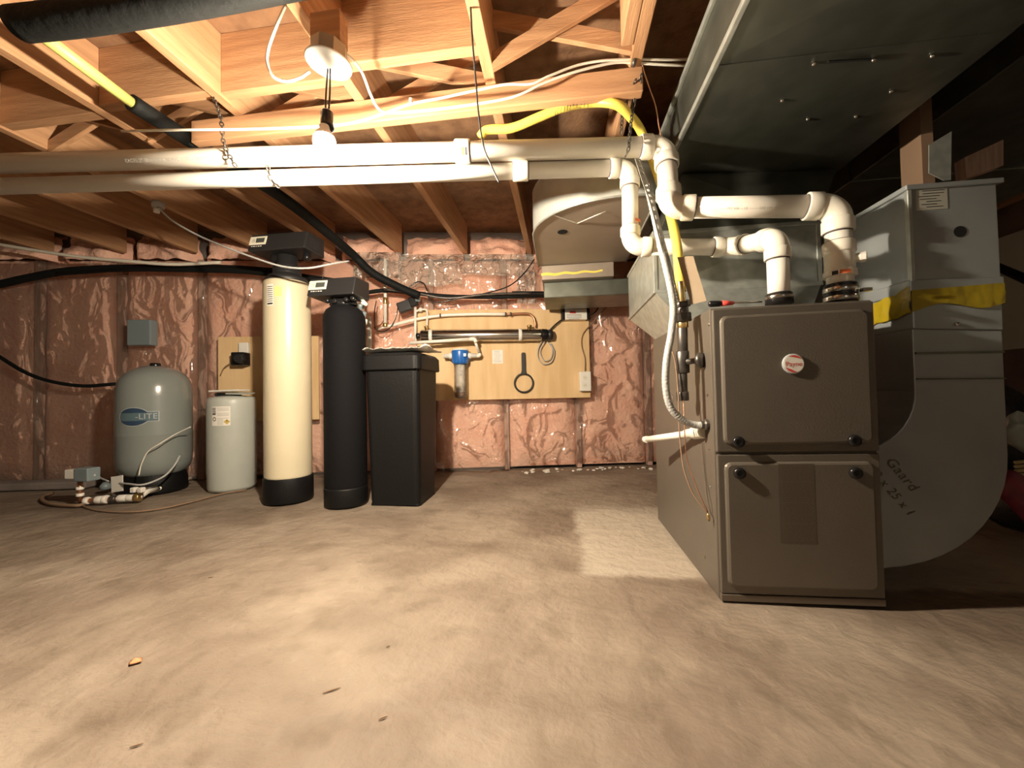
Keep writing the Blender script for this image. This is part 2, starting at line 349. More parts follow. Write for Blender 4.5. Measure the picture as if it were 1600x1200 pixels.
# other walls
MB().box((XL-.1,YF,0), (XL,3.2,2.03)).build('wall_left', 'sheath', **ST)
MB().box((XL,YF-.1,0), (XR,YF,2.03)).build('wall_front', 'greywall', **ST)
wr = MB().box((XR,YF,0), (XR+.1,4.2,2.03)).build('wall_right', 'brownwall', **ST)
MB().box((XR-.03,YF+.1,.86), (XR-.001,4.0,1.62)).build('wall_panel', 'greywall', wr)

# ------------------------------------------------------------------ furnace
FX, FY, FWD, FD, FHH = .464, 1.24, .452, .752, .888
fr = thing('furnace', (FX+FWD/2, FY+FD/2, 0), 'brown metal upright gas furnace with two door panels, standing on the concrete floor', 'furnace')
def q(x, y, z): return V((FX+x, FY+y, z+x*.010))
def fbox(name, a, b, m, bevel=.003, parent=None):
    vs = [q(x,y,z) for x in (a[0],b[0]) for y in (a[1],b[1]) for z in (a[2],b[2])]
    return MB().add(vs, [(0,1,3,2),(4,6,7,5),(0,4,5,1),(2,3,7,6),(0,2,6,4),(1,5,7,3)]).build(name, m, parent or fr, bevel=bevel)
fbox('cabinet', (0,.012,0), (FWD,FD,FHH), 'furn', .004)
def door(name, z0, z1):
    """sheet door with a raised pan and rounded corners"""
    dd = fbox(name, (.004,.0,z0), (FWD-.004,.014,z1), 'furn', .003)
    mb = MB(); x0, x1, a0, a1 = .022, FWD-.022, z0+.022, z1-.022
    def rr(ins, y, R):
        out = []
        for cx, cz, s in ((x1-ins-R, a1-ins-R, 0), (x0+ins+R, a1-ins-R, 1), (x0+ins+R, a0+ins+R, 2), (x1-ins-R, a0+ins+R, 3)):
            for k in range(5):
                an = (s+k/4)*math.pi/2; out.append(q(cx+math.cos(an)*R, y, cz+math.sin(an)*R))
        return out
    rings = [rr(0, .0, .02), rr(.003, -.006, .018), rr(.008, -.009, .015)]; n = 20; vs = sum(rings, [])
    fs = [(i*n+k, i*n+(k+1) % n, (i+1)*n+(k+1) % n, (i+1)*n+k) for i in range(2) for k in range(n)]+[tuple(range(2*n, 3*n))]
    mb.add(vs, fs).build('raised_pan', 'furn', dd)
    return dd
dl = door('lower_door', .022, .438); du = door('upper_door', .446, FHH-.006)
fbox('base_rail', (.003,-.002,0), (FWD-.004,.014,.020), 'furnd', .002)
for dx in (.060, FWD-.078):
    for z, pd in ((.478, du), (.385, dl)):
        MB().lathe([(.016,0),(.0175,.004),(.0165,.010),(.012,.013),(.006,.011)], q(dx,-.009,z), (0,-1,0), 20).build('knob', 'blacks', fr)
# round emblem
ec = q(.219,-.0095,.706); ax, az = V((1,0,.010)), V((0,0,1))
em = MB().lathe([(.030,0),(.030,.004),(.0275,.005)], ec, (0,-1,0), 36).build('emblem', 'silver', fr)
ef = ec+V((0,-.0056,0))
MB().lathe([(.0265,0),(.0265,.0012)], ef, (0,-1,0), 36).build('emblem_face', 'paper', em)
def arc_band(mb, c, r0, r1, a0, a1, n=18, taper=True):
    vs = []
    for k in range(n+1):
        t = a0+(a1-a0)*k/n; wv = math.sin(math.pi*k/n) if taper else 1; ri = r1-(r1-r0)*wv
        vs += [c+V((math.cos(t)*r1, 0, math.sin(t)*r1)), c+V((math.cos(t)*ri, 0, math.sin(t)*ri))]
    mb.add(vs, [(2*k, 2*k+2, 2*k+3, 2*k+1) for k in range(n)])
mb = MB(); e2 = ef+V((0,-.0016,0)); arc_band(mb, e2, .018, .025, math.radians(200), math.radians(290)); arc_band(mb, e2, .019, .025, math.radians(30), math.radians(125))
put_text(mb, 'Payne', .0195, e2+V((.0,0,-.001)), ax, az); mb.build('emblem_print', 'red', em, recalc=False)
# faded rating label on lower door: fine lines
mb = MB(); flat(mb, q(.218,-.0094,.295), ax, az, .098, .232); lab = mb.build('rating_label', mat('label film', (.105,.088,.066), .5, .2), fr, recalc=False)
mb = MB(); random.seed(3)
for k in range(44):
    z = .405-.0051*k
    if k in (9, 21, 33): flat(mb, q(.218,-.0097,z), ax, az, .088, .0022); continue
    x = .176
    while x < .256:
        wd = random.uniform(.004, .014); wd = min(wd, .262-x); flat(mb, q(x+wd/2,-.0097,z), ax, az, wd, .0016); x += wd+.003
mb.build('label_text', 'furnd', lab, recalc=False)
for sx, sy, sz in ((0,.05,.62),(0,.05,.33),(0,.05,.45),(0,.12,.08),(0,.02,.84),(0,.60,.82),(0,.40,.45)):
    MB().lathe([(.005,0),(.005,.002),(.002,.003)], q(sx,sy,sz), (-1,0,0), 8).build('screw', 'chrome', fr)
MB().lathe([(.022,0),(.022,.0015)], q(0,.45,.60), (-1,0,0), 20).build('knockout', 'furn', fr)
mb = MB().tube([P(1121,470,1.19)+V((0,0,.004)), P(1140,469,1.19)+V((0,0,.004))], .0085, 12)
z_ft = FHH+.012
sd = thing('screwdriver', (FX+.02, FY+.12, z_ft), 'red and black handled screwdriver lying on top of the furnace', 'screwdriver')
a = V((FX+.012, FY+.055, z_ft+.011)); MB().tube([a, a+V((.006,0,0)), a+V((.035,.0,0)), a+V((.04,0,0))], [.006,.010,.010,.007], 12).build('handle_grip', 'blacks', sd)
MB().tube([a+V((.04,0,0)), a+V((.075,.0,0))], [.009,.006], 12).build('handle', 'red', sd)
MB().tube([a+V((.075,.0,0)), a+V((.16,0,0))], .003, 8).build('shaft', 'chrome', sd)

# ------------------------------------------------------------------ ducts
# supply plenum above the furnace
PY0, PY1, PX0, PX1, PZ0, PZ1 = 1.65, 2.25, .398, 1.03, 1.045, 1.30
pl = thing('supply_plenum', ((PX0+PX1)/2, (PY0+PY1)/2, FHH), 'galvanised square supply plenum above the furnace, creased with a cross on its front', 'duct')
mb = MB(); a, b, c, d = V((PX0,PY0,PZ0)), V((PX1,PY0,PZ0)), V((PX1,PY0,PZ1)), V((PX0,PY0,PZ1)); mid = (a+b+c+d)/4+V((0,-.012,0))
bk = V((0,PY1-PY0,0)); lm = (a+d)/2+bk/2+V((-.010,0,0))
mb.add([a,b,c,d,mid,a+bk,b+bk,c+bk,d+bk,lm], [(0,1,4),(1,2,4),(2,3,4),(3,0,4),(0,3,9),(3,8,9),(8,5,9),(5,0,9),(1,6,7,2),(5,8,7,6)])
mb.build('box', 'galv', pl)
mb = MB(); t0 = [V((PX0,PY0,PZ0)),V((PX1,PY0,PZ0)),V((PX1,PY1,PZ0)),V((PX0,PY1,PZ0))]; b0 = [V((FX+.01,FY+.28,FHH+.002)),V((FX+FWD-.01,FY+.28,FHH+.006)),V((FX+FWD-.01,FY+FD-.01,FHH+.006)),V((FX+.01,FY+FD-.01,FHH+.002))]
mb.add(t0+b0, [(0,1,5,4),(1,2,6,5),(2,3,7,6),(3,0,4,7),(4,5,6,7)]).build('transition', 'galv', pl)
for z in (PZ0, PZ1-.012): MB().box((PX0-.006,PY0-.006,z-.006), (PX1+.006,PY1,z+.010)).build('drive_cleat', 'galv', pl, bevel=.003)
MB().box((PX0-.004,PY0-.005,PZ0), (PX0+.012,PY0+.012,PZ1)).build('corner_seam', 'galv', pl, bevel=.002)
MB().box((PX1-.012,PY0-.005,PZ0), (PX1+.004,PY0+.012,PZ1)).build('corner_seam', 'galv', pl, bevel=.002)
TX0, TX1, TZ0, TZ1 = .463, 1.20, 1.56, 1.775
mb = MB(); ta_, tb_ = onz(1066,272,TZ0-.013), onz(1306,266,TZ0-.013); t = [V((ta_.x,ta_.y,TZ0-.013)),V((tb_.x,tb_.y,TZ0-.013)),V((tb_.x,PY1,TZ0-.013)),V((ta_.x,PY1,TZ0-.013))]; b_ = [V((PX0+.03,PY0+.0,PZ1+.0)),V((PX1,PY0+.0,PZ1)),V((PX1,PY1,PZ1)),V((PX0+.03,PY1,PZ1))]
mb.add(t+b_, [(0,1,5,4),(1,2,6,5),(2,3,7,6),(3,0,4,7)]).build('flared_neck', 'galvd', pl)
# main trunk
tr = thing('trunk_duct', ((TX0+TX1)/2, .5, TZ0), 'wide dark galvanised trunk duct running under the joists above the furnace', 'duct')
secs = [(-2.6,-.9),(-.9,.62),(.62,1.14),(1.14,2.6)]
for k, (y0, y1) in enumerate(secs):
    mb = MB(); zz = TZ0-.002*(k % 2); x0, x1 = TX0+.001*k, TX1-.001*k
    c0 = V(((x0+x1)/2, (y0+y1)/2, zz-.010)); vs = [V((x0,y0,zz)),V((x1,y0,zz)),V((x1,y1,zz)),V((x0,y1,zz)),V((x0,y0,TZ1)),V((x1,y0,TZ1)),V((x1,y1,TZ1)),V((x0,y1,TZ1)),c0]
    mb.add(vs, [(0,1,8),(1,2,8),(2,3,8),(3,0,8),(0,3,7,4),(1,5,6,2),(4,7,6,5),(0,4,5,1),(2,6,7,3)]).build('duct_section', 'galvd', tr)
for y in (-.9,): MB().box((TX0-.006,y-.012,TZ0-.014), (TX1+.006,y+.012,TZ0-.001)).build('drive_cleat', 'galvd', tr, bevel=.003)
MB().box((TX0-.012,-2.6,TZ0-.006), (TX0+.004,2.6,TZ0+.012)).build('edge_seam', 'galv', tr, bevel=.003)
MB().box((TX0-.010,-2.6,TZ1-.03), (TX0+.004,2.6,TZ1-.012)).build('edge_seam', 'galv', tr, bevel=.003)
a = onz(1295,94,TZ0-.010); b = onz(1362,90,TZ0-.010)
MB().obox(a, b-a, V((0,.006,0)), V((0,0,-.004))).build('open_slit', 'dark', tr)
for x, y in ((1272,101),(1365,95),(1456,89),(1392,144),(1337,183),(1262,187),(1222,158)):
    p = onz(x, y, TZ0-.008); MB().lathe([(.006,-.006),(.006,.0),(.004,.003),(.001,.004)], p, (0,0,-1), 10).build('screw', 'chrome', tr)
# round trunk beyond it, upper right
rd = thing('round_duct', (1.62,.3,1.62), 'round galvanised duct high up at the right edge, beyond the wide trunk duct', 'duct')
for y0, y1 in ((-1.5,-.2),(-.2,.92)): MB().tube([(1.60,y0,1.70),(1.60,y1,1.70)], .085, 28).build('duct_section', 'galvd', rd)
MB().lathe([(.088,-.012),(.091,-.004),(.091,.004),(.088,.012)], (1.60,-.2,1.70), (0,1,0), 28).build('crimp_ring', 'galv', rd)

rb = thing('added_dark_duct', (1.9,2.0,1.66), 'dark steel duct added high on the right, behind the wood post, to darken the joists', 'duct')  # added duct, put in so the joists at upper right stay dark
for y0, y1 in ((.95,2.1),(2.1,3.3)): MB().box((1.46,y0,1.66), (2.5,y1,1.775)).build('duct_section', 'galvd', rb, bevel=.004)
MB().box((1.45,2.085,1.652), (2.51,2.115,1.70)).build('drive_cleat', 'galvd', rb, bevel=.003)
# return drop: flat-faced duct that curves into the furnace's right side
DY = 1.345; DD = .50; dz = lambda x, y: ony(x, y, DY)
rt = thing('return_duct', (1.2, DY+DD/2, .06), 'grey sheet metal return duct dropping and curving into the right side of the furnace', 'duct')
xl, xr, zt = 1.098, 1.343, 1.262; FXR = FX+FWD+.001
outer = [(xr, zt), (xr, .42)]; cz0 = .063
for k in range(1, 13):                                                              # outer sweep
    t = k/12*math.pi/2; outer.append((FXR+.0+(xr-FXR)*math.cos(t)**.85, .42-(.42-cz0)*math.sin(t)**1.0))
inner = [(FXR, .434)]
for k in range(1, 11):
    t = k/10*math.pi/2; inner.append((FXR+(xl-FXR)*math.sin(t), .434+(.62-.434)*(1-math.cos(t))))
inner.append((xl, zt))
polyF = [(x, z) for x, z in outer+inner]
upper = [(xl,.815),(xr,.80),(xr,zt),(xl,zt)]
lowp = [(xr,.80)]+outer[1:]+inner[:-1]+[(xl,.815)]
MB().prism([V((x,DY,z)) for x, z in upper], (0,DD,0)).build('riser', 'galvg', rt, bevel=.004)
MB().prism([V((x,DY+.004,z)) for x, z in lowp], (0,DD-.008,0)).build('curved_boot', 'galvg', rt, bevel=.003)
MB().prism([V((x,DY-.003,z)) for x, z in [(xl-.006,.93),(xr+.006,.925),(xr+.006,.965),(xl-.006,.97)]], (0,DD+.006,0)).build('joint_band', 'galvg', rt, bevel=.004)
MB().box((xl-.004,DY-.006,zt-.30), (xl+.008,DY+.008,zt+.004)).build('corner_seam', 'galv', rt, bevel=.002)
MB().box((xl-.01,DY-.01,zt-.012), (xr+.012,DY+DD,zt+.004)).build('top_lip', 'galvg', rt, bevel=.003)
for z, h in ((.735,.006),(.655,.004)): MB().prism([V((xl+.004,DY-.0015,z)),V((xr-.001,DY-.0015,z-.004)),V((xr-.001,DY-.0015,z-.004+h)),V((xl+.004,DY-.0015,z+h))], (0,.01,0)).build('seam', 'galvd', rt)
hp = dz(1500,362); MB().lathe([(.0175,0),(.0175,.0012)], V((hp.x,DY,hp.z)), (0,-1,0), 24).build('hole', 'dark', rt)
for px_, py_ in ((1494,507),(1340,428)): 
    p = dz(px_, py_); 
    if p.x > xl: MB().lathe([(.007,0),(.006,.004),(.002,.006)], V((p.x,DY-.003,p.z)), (0,-1,0), 12).build('screw', 'chrome', rt)
# foil tape, wrapped round front and left side with a loose crumpled end
def tape_fn(a, b):
    s = a*1.0; x = xr+.004-(xr-xl+.008)*s; z = .884-.010*s+.060*b-(.012*math.sin(s*7) if b < .5 else 0)
    return V((x, DY-.0045-.004*abs(noise.noise(V((s*9, b*3, 0)))), z))
tp = MB().grid(tape_fn, 30, 6).build('foil_tape', 'tape', rt, recalc=False)
def tape_fn2(a, b):
    y = DY-.004+.30*a; z = .862-.025*a+.085*b*(1-.3*a)+.012*noise.noise(V((a*8, b*2, 3)))
    return V((xl-.005-.015*abs(noise.noise(V((a*10, b*4, 2)))), y, z))
MB().grid(tape_fn2, 24, 6).build('foil_tape', 'tape', rt, recalc=False)
# printed sticker at the top
s0 = dz(1455,311); s0 = V((s0.x, DY-.0012, s0.z)); mb = MB(); flat(mb, s0, (1,0,0), (0,0,1), .088, .068)
stk = mb.build('sticker', mat('worn sticker', (.42,.42,.36), .5), rt, recalc=False); mb = MB()
for k in range(7):
    flat(mb, s0+V((random.uniform(-.01,.01), -.0006, .026-.0085*k)), (1,0,0), (0,0,1), random.uniform(.04,.075), .0022)
mb.build('print', 'ink', stk, recalc=False)
# marker scribble on the boot
mb = MB(); aw = V((.60,0,-.80)); up_ = V((.80,0,.60))
c1 = dz(1408,742); c2 = dz(1398,772); s1 = V((c1.x,DY+.002,c1.z)); s2 = V((c2.x,DY+.002,c2.z))
put_text(mb, 'Gaard', .042, s1+V((.005,0,0)), aw, up_, 1.15, .2); put_text(mb, '2 x 25 x 1', .036, s2, aw, up_, 1.1, .2)
mb.build('marker_writing', 'steelmark', rt, recalc=False)

# return-air drum with rounded end, and the boot behind it
DZ0, DZ1 = 1.50, 1.72
pF = onz(958,306,DZ0); pL = onz(832,362,DZ0); cxd = pL.x+.44; cyd = 2.10; rx = .44; ry = cyd-pF.y
dr = thing('round_end_duct', (cxd, cyd, DZ0), 'bright galvanised duct end with a rounded front, under the joists above the plywood board', 'duct')
def outl(r_, z): return [V((min(.45, cxd+(rx+r_)*math.cos(math.pi+math.pi*k/28)), cyd+(ry+r_)*math.sin(math.pi+math.pi*k/28), z)) for k in range(29)]
yb = 2.62
pts = outl(0, DZ0)+[V((.45, yb, DZ0)), V((cxd-rx, yb, DZ0))]
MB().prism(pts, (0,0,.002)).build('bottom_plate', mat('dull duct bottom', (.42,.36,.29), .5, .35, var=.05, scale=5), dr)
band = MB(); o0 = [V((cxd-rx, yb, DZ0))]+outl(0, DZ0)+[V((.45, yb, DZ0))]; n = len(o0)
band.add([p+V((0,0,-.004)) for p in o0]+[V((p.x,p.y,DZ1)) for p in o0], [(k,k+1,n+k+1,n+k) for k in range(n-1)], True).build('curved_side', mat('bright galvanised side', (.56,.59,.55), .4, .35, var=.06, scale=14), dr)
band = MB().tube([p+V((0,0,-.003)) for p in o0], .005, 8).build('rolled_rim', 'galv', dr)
p = onz(879,362,DZ0); MB().lathe([(.027,0),(.027,.002)], p+V((0,0,-.001)), (0,0,-1), 24).build('hole', 'dark', dr)
p = onz(902,350,DZ0-.004); wire('hanger_wire', [p+V((0,0,.003)), onz(935,335,DZ0-.02), P(975,320,1.95)], .0025, 'cable', parent=dr)
wire('hanger_wire', [p+V((0,0,.003)), onz(870,338,DZ0-.004), onz(860,335,DZ0-.004)], .002, 'cable', parent=dr)
bt = thing('wall_boot_duct', (cxd, 2.9, 1.28), 'brownish steel duct boot stepping down to the back wall behind the rounded duct end', 'duct')
x0b, x1b = cxd-rx+.02, cxd+.06
MB().box((x0b, 2.60, 1.40), (x1b, 3.0, DZ0-.002)).build('upper_step', mat('boot steel', (.40,.34,.28), .4, .6, var=.06), bt, bevel=.004)
MB().box((x0b+.01, 2.66, 1.29), (x1b+.22, 3.05, 1.40)).build('lower_step', 'galvd', bt, bevel=.006)
def tpf(a, b): return V((x0b-.002+(x1b-x0b)*.85*a, 2.598-.004*abs(nz((a*9,b,0),1)), 1.425+.02*b*(1-.4*a)+.008*a+.004*math.sin(a*20)))
MB().grid(tpf, 24, 3).build('yellow_tape', 'yellow', bt, recalc=False)

# stud, bracket and block over the return duct
wpst = thing('wood_hanger', (1.38,1.645,1.10), 'dark wooden hanger post with a short pale cross block, behind the return duct top', 'wood post')
MB().box((1.36,1.60,1.10), (1.40,1.69,JZ)).build('post', 'wood2', wpst)
a = ony(1452,215,1.58); mb = MB(); pp = [ony(1452,226,1.58), ony(1487,205,1.58), ony(1486,281,1.58), ony(1476,282,1.58), ony(1452,270,1.58)]
mb.prism(pp, (0,.004,0)).build('metal_bracket', 'galv', **tg('small bright galvanised plate beside the dark post above the return duct', 'bracket'))
mb = MB(); pp = [ony(1507,246,1.70), ony(1568,218,1.70), ony(1568,258,1.70), ony(1510,278,1.70)]
mb.prism(pp, (0,.04,0)).build('cross_block', 'stud', wpst)
MB().tube([onx(1556,416,2.6), onx(1640,452,2.2)], .022, 12).build('black_pipe', 'foam', **tg('short slanting black pipe against the pale wall at the right edge', 'pipe'))

# ------------------------------------------------------------------ vent pipes
def arc(p0, c, p1, R):
    """rounded corner c between p0 and p1: points of the bend"""
    a = (p0-c).normalized(); b = (p1-c).normalized(); ang = a.angle(b); d = R/math.tan(ang/2); s, e = c+a*d, c+b*d
    cen = c+(a+b).normalized()*(R/math.sin(ang/2)); vs = s-cen; ve = e-cen; out = []; tot = vs.angle(ve); axn = vs.cross(ve).normalized()
    for k in range(11): out.append(cen+(Matrix.Rotation(tot*k/10, 3, axn) @ vs))
    return out, s, e, a, b
def vent_run(root, pts, r, R, hub=.038):
    pts = [V(p) for p in pts]; prev = pts[0]
    for i in range(1, len(pts)-1):
        ar, s, e, a, b = arc(pts[i-1], pts[i], pts[i+1], R[i-1] if isinstance(R, list) else R)
        MB().tube([prev, s+a*.012], r, 28).build('pipe', 'pvc', root)
        el = MB().tube([s+a*.01]+ar+[e+b*.01], r*1.10, 28).build('elbow', 'pvchub', root)
        for q_, d_ in ((s, a), (e, b)):
            MB().lathe([(r*1.12,-.004),(r*1.23,.0),(r*1.23,hub-.003),(r*1.20,hub)], q_, d_, 28).build('socket', 'pvchub', el)
            MB().lathe([(r*1.05,0),(r*1.05,.003)], q_+d_*hub, d_, 28).build('joint_line', 'primer', el)
        prev = e+b*.012
    MB().tube([prev, pts[-1]], r, 28).build('pipe', 'pvc', root)
rA, rB = .0350, .0300
pA = [P(-90,258,1.50), P(1040,229,1.43), P(1046,325,1.36), P(1308,322,1.22)]
endA = V((pA[-1].x, pA[-1].y, FHH+.012)); exh = thing('exhaust_vent_pipe', endA, 'upper, thicker white plastic vent pipe run ending in the steel-clamped collar on the furnace', 'pipe')
vent_run(exh, pA+[endA+V((.0,0,.002))], rA, [.052,.050,.055])
def coupling(root, c, d, r, L, m='pvchub', name='coupling'):
    o = MB().lathe([(r*1.15,-L/2-.004),(r*1.22,-L/2),(r*1.22,L/2),(r*1.15,L/2+.004)], c, d, 28).build(name, m, root)
    for s in (-1, 1): MB().lathe([(r*1.04,0),(r*1.04,.003)], c+V(d).normalized()*(s*(L/2+.004)), V(d)*s, 28).build('joint_line', 'primer', o)
    return o
dirA = (pA[1]-pA[0]).normalized()
def onA(x): 
    t = (x+90)/(1040+90); return pA[0].lerp(pA[1], t*1.35/(1.35*t+1.32*(1-t)) if False else t)
cpA = coupling(exh, onA(734), dirA, rA, .048)
def wrap_decal(mb, c, d, r, s0, s1, a0, a1, n=6):
    """patch on a pipe: along d from s0..s1, round angle a0..a1 measured from the side facing the camera"""
    d = V(d).normalized(); f = (CP-V(c)); f = (f-d*f.dot(d)).normalized(); g = d.cross(f)
    vs = []
    for k in range(n+1):
        an = a0+(a1-a0)*k/n
        for s in (s0, s1): vs.append(V(c)+d*s+(f*math.cos(an)+g*math.sin(an))*r)
    mb.add(vs, [(2*k,2*k+1,2*k+3,2*k+2) for k in range(n)]); return mb
wrap_decal(MB(), onA(734), dirA, rA*1.225, .0, .012, -.35, .25).build('orange_sticker', 'orange', cpA, recalc=False)
wrap_decal(MB(), onA(734), dirA, rA*1.225, .013, .022, -.35, .25).build('black_sticker', 'ink', cpA, recalc=False)
def pipe_text(root, s, size, c, d, r, ang=0, m='faint'):
    vs, fs = text_mesh(s, size); d = V(d).normalized(); f = (CP-V(c)); f = (f-d*f.dot(d)).normalized(); g = d.cross(f)
    if g.z < 0: g = -g
    mb = MB().add([V(c)+d*v.x+(f*math.cos(v.y/r+ang)+g*math.sin(v.y/r+ang))*(r+.0006) for v in vs], fs)
    return mb.build('print', m, root, recalc=False)
pipe_text(exh, 'EXCEL 2" 50mm SCH 40 PVC 1120  \u2022  BM FCT 1.25', .017, onA(292), dirA, rA, -.05)
pipe_text(exh, 'SYSTEM 636 PVC TYPE BH Gas Vent', .009, onA(862), dirA, rA, -.72)
pipe_text(exh, '----- PVC 636 --- UL -------- GAS VENT -----', .010, pA[2].lerp(pA[3], .5), (pA[3]-pA[2]), rA, -.1)
# tee, plug and clamp on the drop
dn = V((0,0,-1)); topz = pA[-1].z; cc = lambda z: V((endA.x, endA.y, z))
coupling(exh, cc(topz-.135), dn, rA, .030); tee = MB().lathe([(rA*1.12,-.05),(rA*1.2,-.045),(rA*1.12,-.02),(rA*1.12,.03),(rA*1.22,.034),(rA*1.22,.052)], cc(topz-.175), dn, 28).build('tee', 'pvchub', exh)
pd = (RT*.75-FH*.6).normalized(); MB().lathe([(.014,0),(.014,.048),(.0165,.049),(.0165,.062),(.012,.064)], cc(topz-.175), pd, 6, sm=False).build('plug', 'white', tee)
wrap_decal(MB(), cc(topz-.220), dn, rA*1.225, -.006, .006, -.65, .0).build('orange_sticker', 'orange', tee, recalc=False)
wrap_decal(MB(), cc(topz-.220), dn, rA*1.225, -.006, .006, .08, .45).build('black_sticker', 'ink', tee, recalc=False)
zc = FHH+.008; ca = MB().lathe([(rA*1.22,0),(rA*1.22,.058),(rA*1.1,.062)], cc(zc+.004), (0,0,1), 30).build('rubber_collar', 'blacks', exh)
for h in (.018, .046): MB().lathe([(rA*1.26,-.008),(rA*1.29,-.006),(rA*1.29,.006),(rA*1.26,.008)], cc(zc+h), (0,0,1), 30).build('clamp_band', 'chrome', ca)
MB().box(cc(zc+.03)+V((.03,-.05,0)), cc(zc+.03)+V((.055,-.035,.010))).build('clamp_screw', 'chrome', ca)
pB = [P(-90,294,1.53), P(984,262,1.47), P(985,386,1.46), P(1146,386,1.42), P(1214,372,1.20)]
endB = V((pB[-1].x, pB[-1].y, FHH+.010)); itk = thing('intake_vent_pipe', endB, 'lower, thinner white plastic vent pipe run dropping into the black collar on the furnace', 'pipe')
vent_run(itk, pB+[endB+V((0,0,.002))], rB, [.046,.046,.05,.048], .03)
dirB = (pB[1]-pB[0]).normalized()
def onB(x): return pB[0].lerp(pB[1], (x+90)/(984+90))
coupling(itk, onB(819), dirB, rB, .050); 
wrap_decal(MB(), pB[1].lerp(pB[2], .70), dn, rB*1.26, -.003, .008, -1.4, -.5).build('orange_sticker', 'orange', itk, recalc=False)
MB().lathe([(rB*1.25,0),(rB*1.25,.030),(rB*1.1,.034)], endB, (0,0,1), 28).build('rubber_collar', 'blacks', itk)
MB().lathe([(rB*1.27,-.006),(rB*1.31,-.004),(rB*1.31,.004),(rB*1.27,.006)], endB+V((0,0,.02)), (0,0,1), 28).build('clamp_band', 'chrome', itk)

def chain(name, pts, label, group=None, r=.0022, L=.020):
    sp = spline(pts, 12); mb = MB(); d = 0; k = 0; nxt = 0
    for i in range(len(sp)-1):
        seg = sp[i+1]-sp[i]; ln = seg.length
        while d+ln >= nxt:
            p = sp[i]+seg*((nxt-d)/max(ln,1e-6)); t = seg.normalized(); o = t.orthogonal().normalized(); n_ = o if k % 2 else t.cross(o)
            mb.torus(p, L*.30, r, n_, 10, 5, sy=1.75, along=t); nxt += L*.82; k += 1
        d += ln
    return mb.build(name, 'iron', **tg(label, 'chain', group))
chain('hanger_chain', [onz(333,150,JZ+.01), P(345,185,1.43), P(350,225,1.42), P(368,260,1.42)], 'steel hanger chain looped under the left part of the upper vent pipe')
chain('hanger_chain', [P(419,262,1.46), P(424,280,1.475), P(435,292,1.49)], 'short steel chain over the lower vent pipe at left of the bulb')
chain('hanger_chain', [V((.285,1.38,JZ-.06)), P(974,175,1.46), P(971,206,1.47)], 'left of two hanger chains at the right end of the wood strip')
chain('hanger_chain', [V((.305,1.375,JZ-.05)), P(989,170,1.41), P(984,212,1.375), P(982,232,1.365), P(977,245,1.38)], 'right of two hanger chains, passing in front of the upper vent pipe')

# ------------------------------------------------------------------ lamp
LP = P(515,100,1.165); 
lamp = thing('pendant_lampholder', V((LP.x, LP.y, JZ)), 'white round lampholder under a joist with a lit bare bulb hanging on black wires', 'lamp')
tilt = V((.10,-.06,1)).normalized(); bc = P(514,100,1.165)
MB().lathe([(.050,.004),(.052,.006),(.052,.052),(.048,.056)], bc, tilt, 8, sm=False).build('octagon_box', 'metalbox', lamp, bevel=.003)
MB().lathe([(.012,-.016),(.045,-.012),(.064,-.004),(.067,.003),(.060,.006)], bc, tilt, 36).build('cover_plate', 'ceramic', lamp)
MB().box(bc+tilt*.05+V((-.05,-.02,0)), V((bc.x+.05, bc.y+.02, JZ))).build('mounting_block', 'joist_x', lamp)
BP = P(507,222,1.10)
sk = P(511,189,1.115)
for s in (-1, 1): wire('lamp_wire', [bc+V((.004*s,0,-.012)), (bc+sk)/2+V((.006*s,0,0)), sk+V((.005*s,0,.02))], .0028, 'blacks', parent=lamp)
MB().lathe([(.012,.030),(.017,.024),(.018,-.012),(.020,-.022),(.016,-.024)], sk, (0,0,1), 20).build('socket', 'blacks', lamp)
dz_ = sk.z-.024-BP.z
blb = MB().lathe([(.027,.012),(.0295,.006),(.030,-.004),(.0285,-.012),(.024,-.021),(.016,-.028),(.004,-.031)], BP, (0,0,1), 24).build('bulb', 'bulb', lamp)
MB().lathe([(.013,dz_),(.015,.036),(.024,.022),(.0285,.013),(.0275,.011)], BP, (0,0,1), 24).build('bulb_base', 'ceramic', blb)
lb = thing('bare_bulb', BACK_BULB, 'bare bulb in a white holder on the joists behind the photographer', 'lamp')
MB().lathe([(.05,.02),(.05,.0),(.03,-.01)], BACK_BULB+V((0,0,.22)), (0,0,1), 20).build('holder', 'ceramic', lb)

# cables
wire('ceiling_cable', [onz(446,8,JZ+.01), P(432,40,1.12), P(419,78,1.13), P(418,100,1.13), P(428,120,1.13), P(448,127,1.14), P(468,122,1.15), P(484,112,1.16)], .0042, 'cable', 'white cable looping from the joist into the left of the lamp box', 'cable')
wire('ceiling_cable', [P(524,81,1.165), P(545,88,1.19), P(565,112,1.25), P(578,145,1.31), P(590,168,1.33), P(605,176,1.34), P(650,174,1.34), P(720,166,1.34), P(800,152,1.34), P(850,130,1.34), P(900,112,1.34), P(960,98,1.35), P(1000,99,1.36), P(1070,102,1.38), P(1130,98,1.5)], .0045, 'cable', 'white cable from right of the lamp box along the wood strip', 'cable')
wire('ceiling_cable', [P(190,205,1.5), P(280,203,1.34), P(380,202,1.33), P(470,199,1.33), P(540,194,1.33), P(590,181,1.33), P(640,163,1.33), P(690,153,1.33), P(740,142,1.33), P(790,132,1.33), P(830,131,1.33), P(860,118,1.33), P(910,100,1.34), P(970,93,1.345), P(1070,93,1.38), P(1130,86,1.5)], .0042, 'cable', 'white cable along the whole wood strip, upper of two at its right end', 'cable')
MB().box(P(642,158,1.325)+V((-.004,-.006,-.008)), P(642,158,1.325)+V((.004,.006,.008))).build('cable_staple', 'cream2', **tg('small pale staple holding cable on the wood strip right of the bulb', 'staple'))
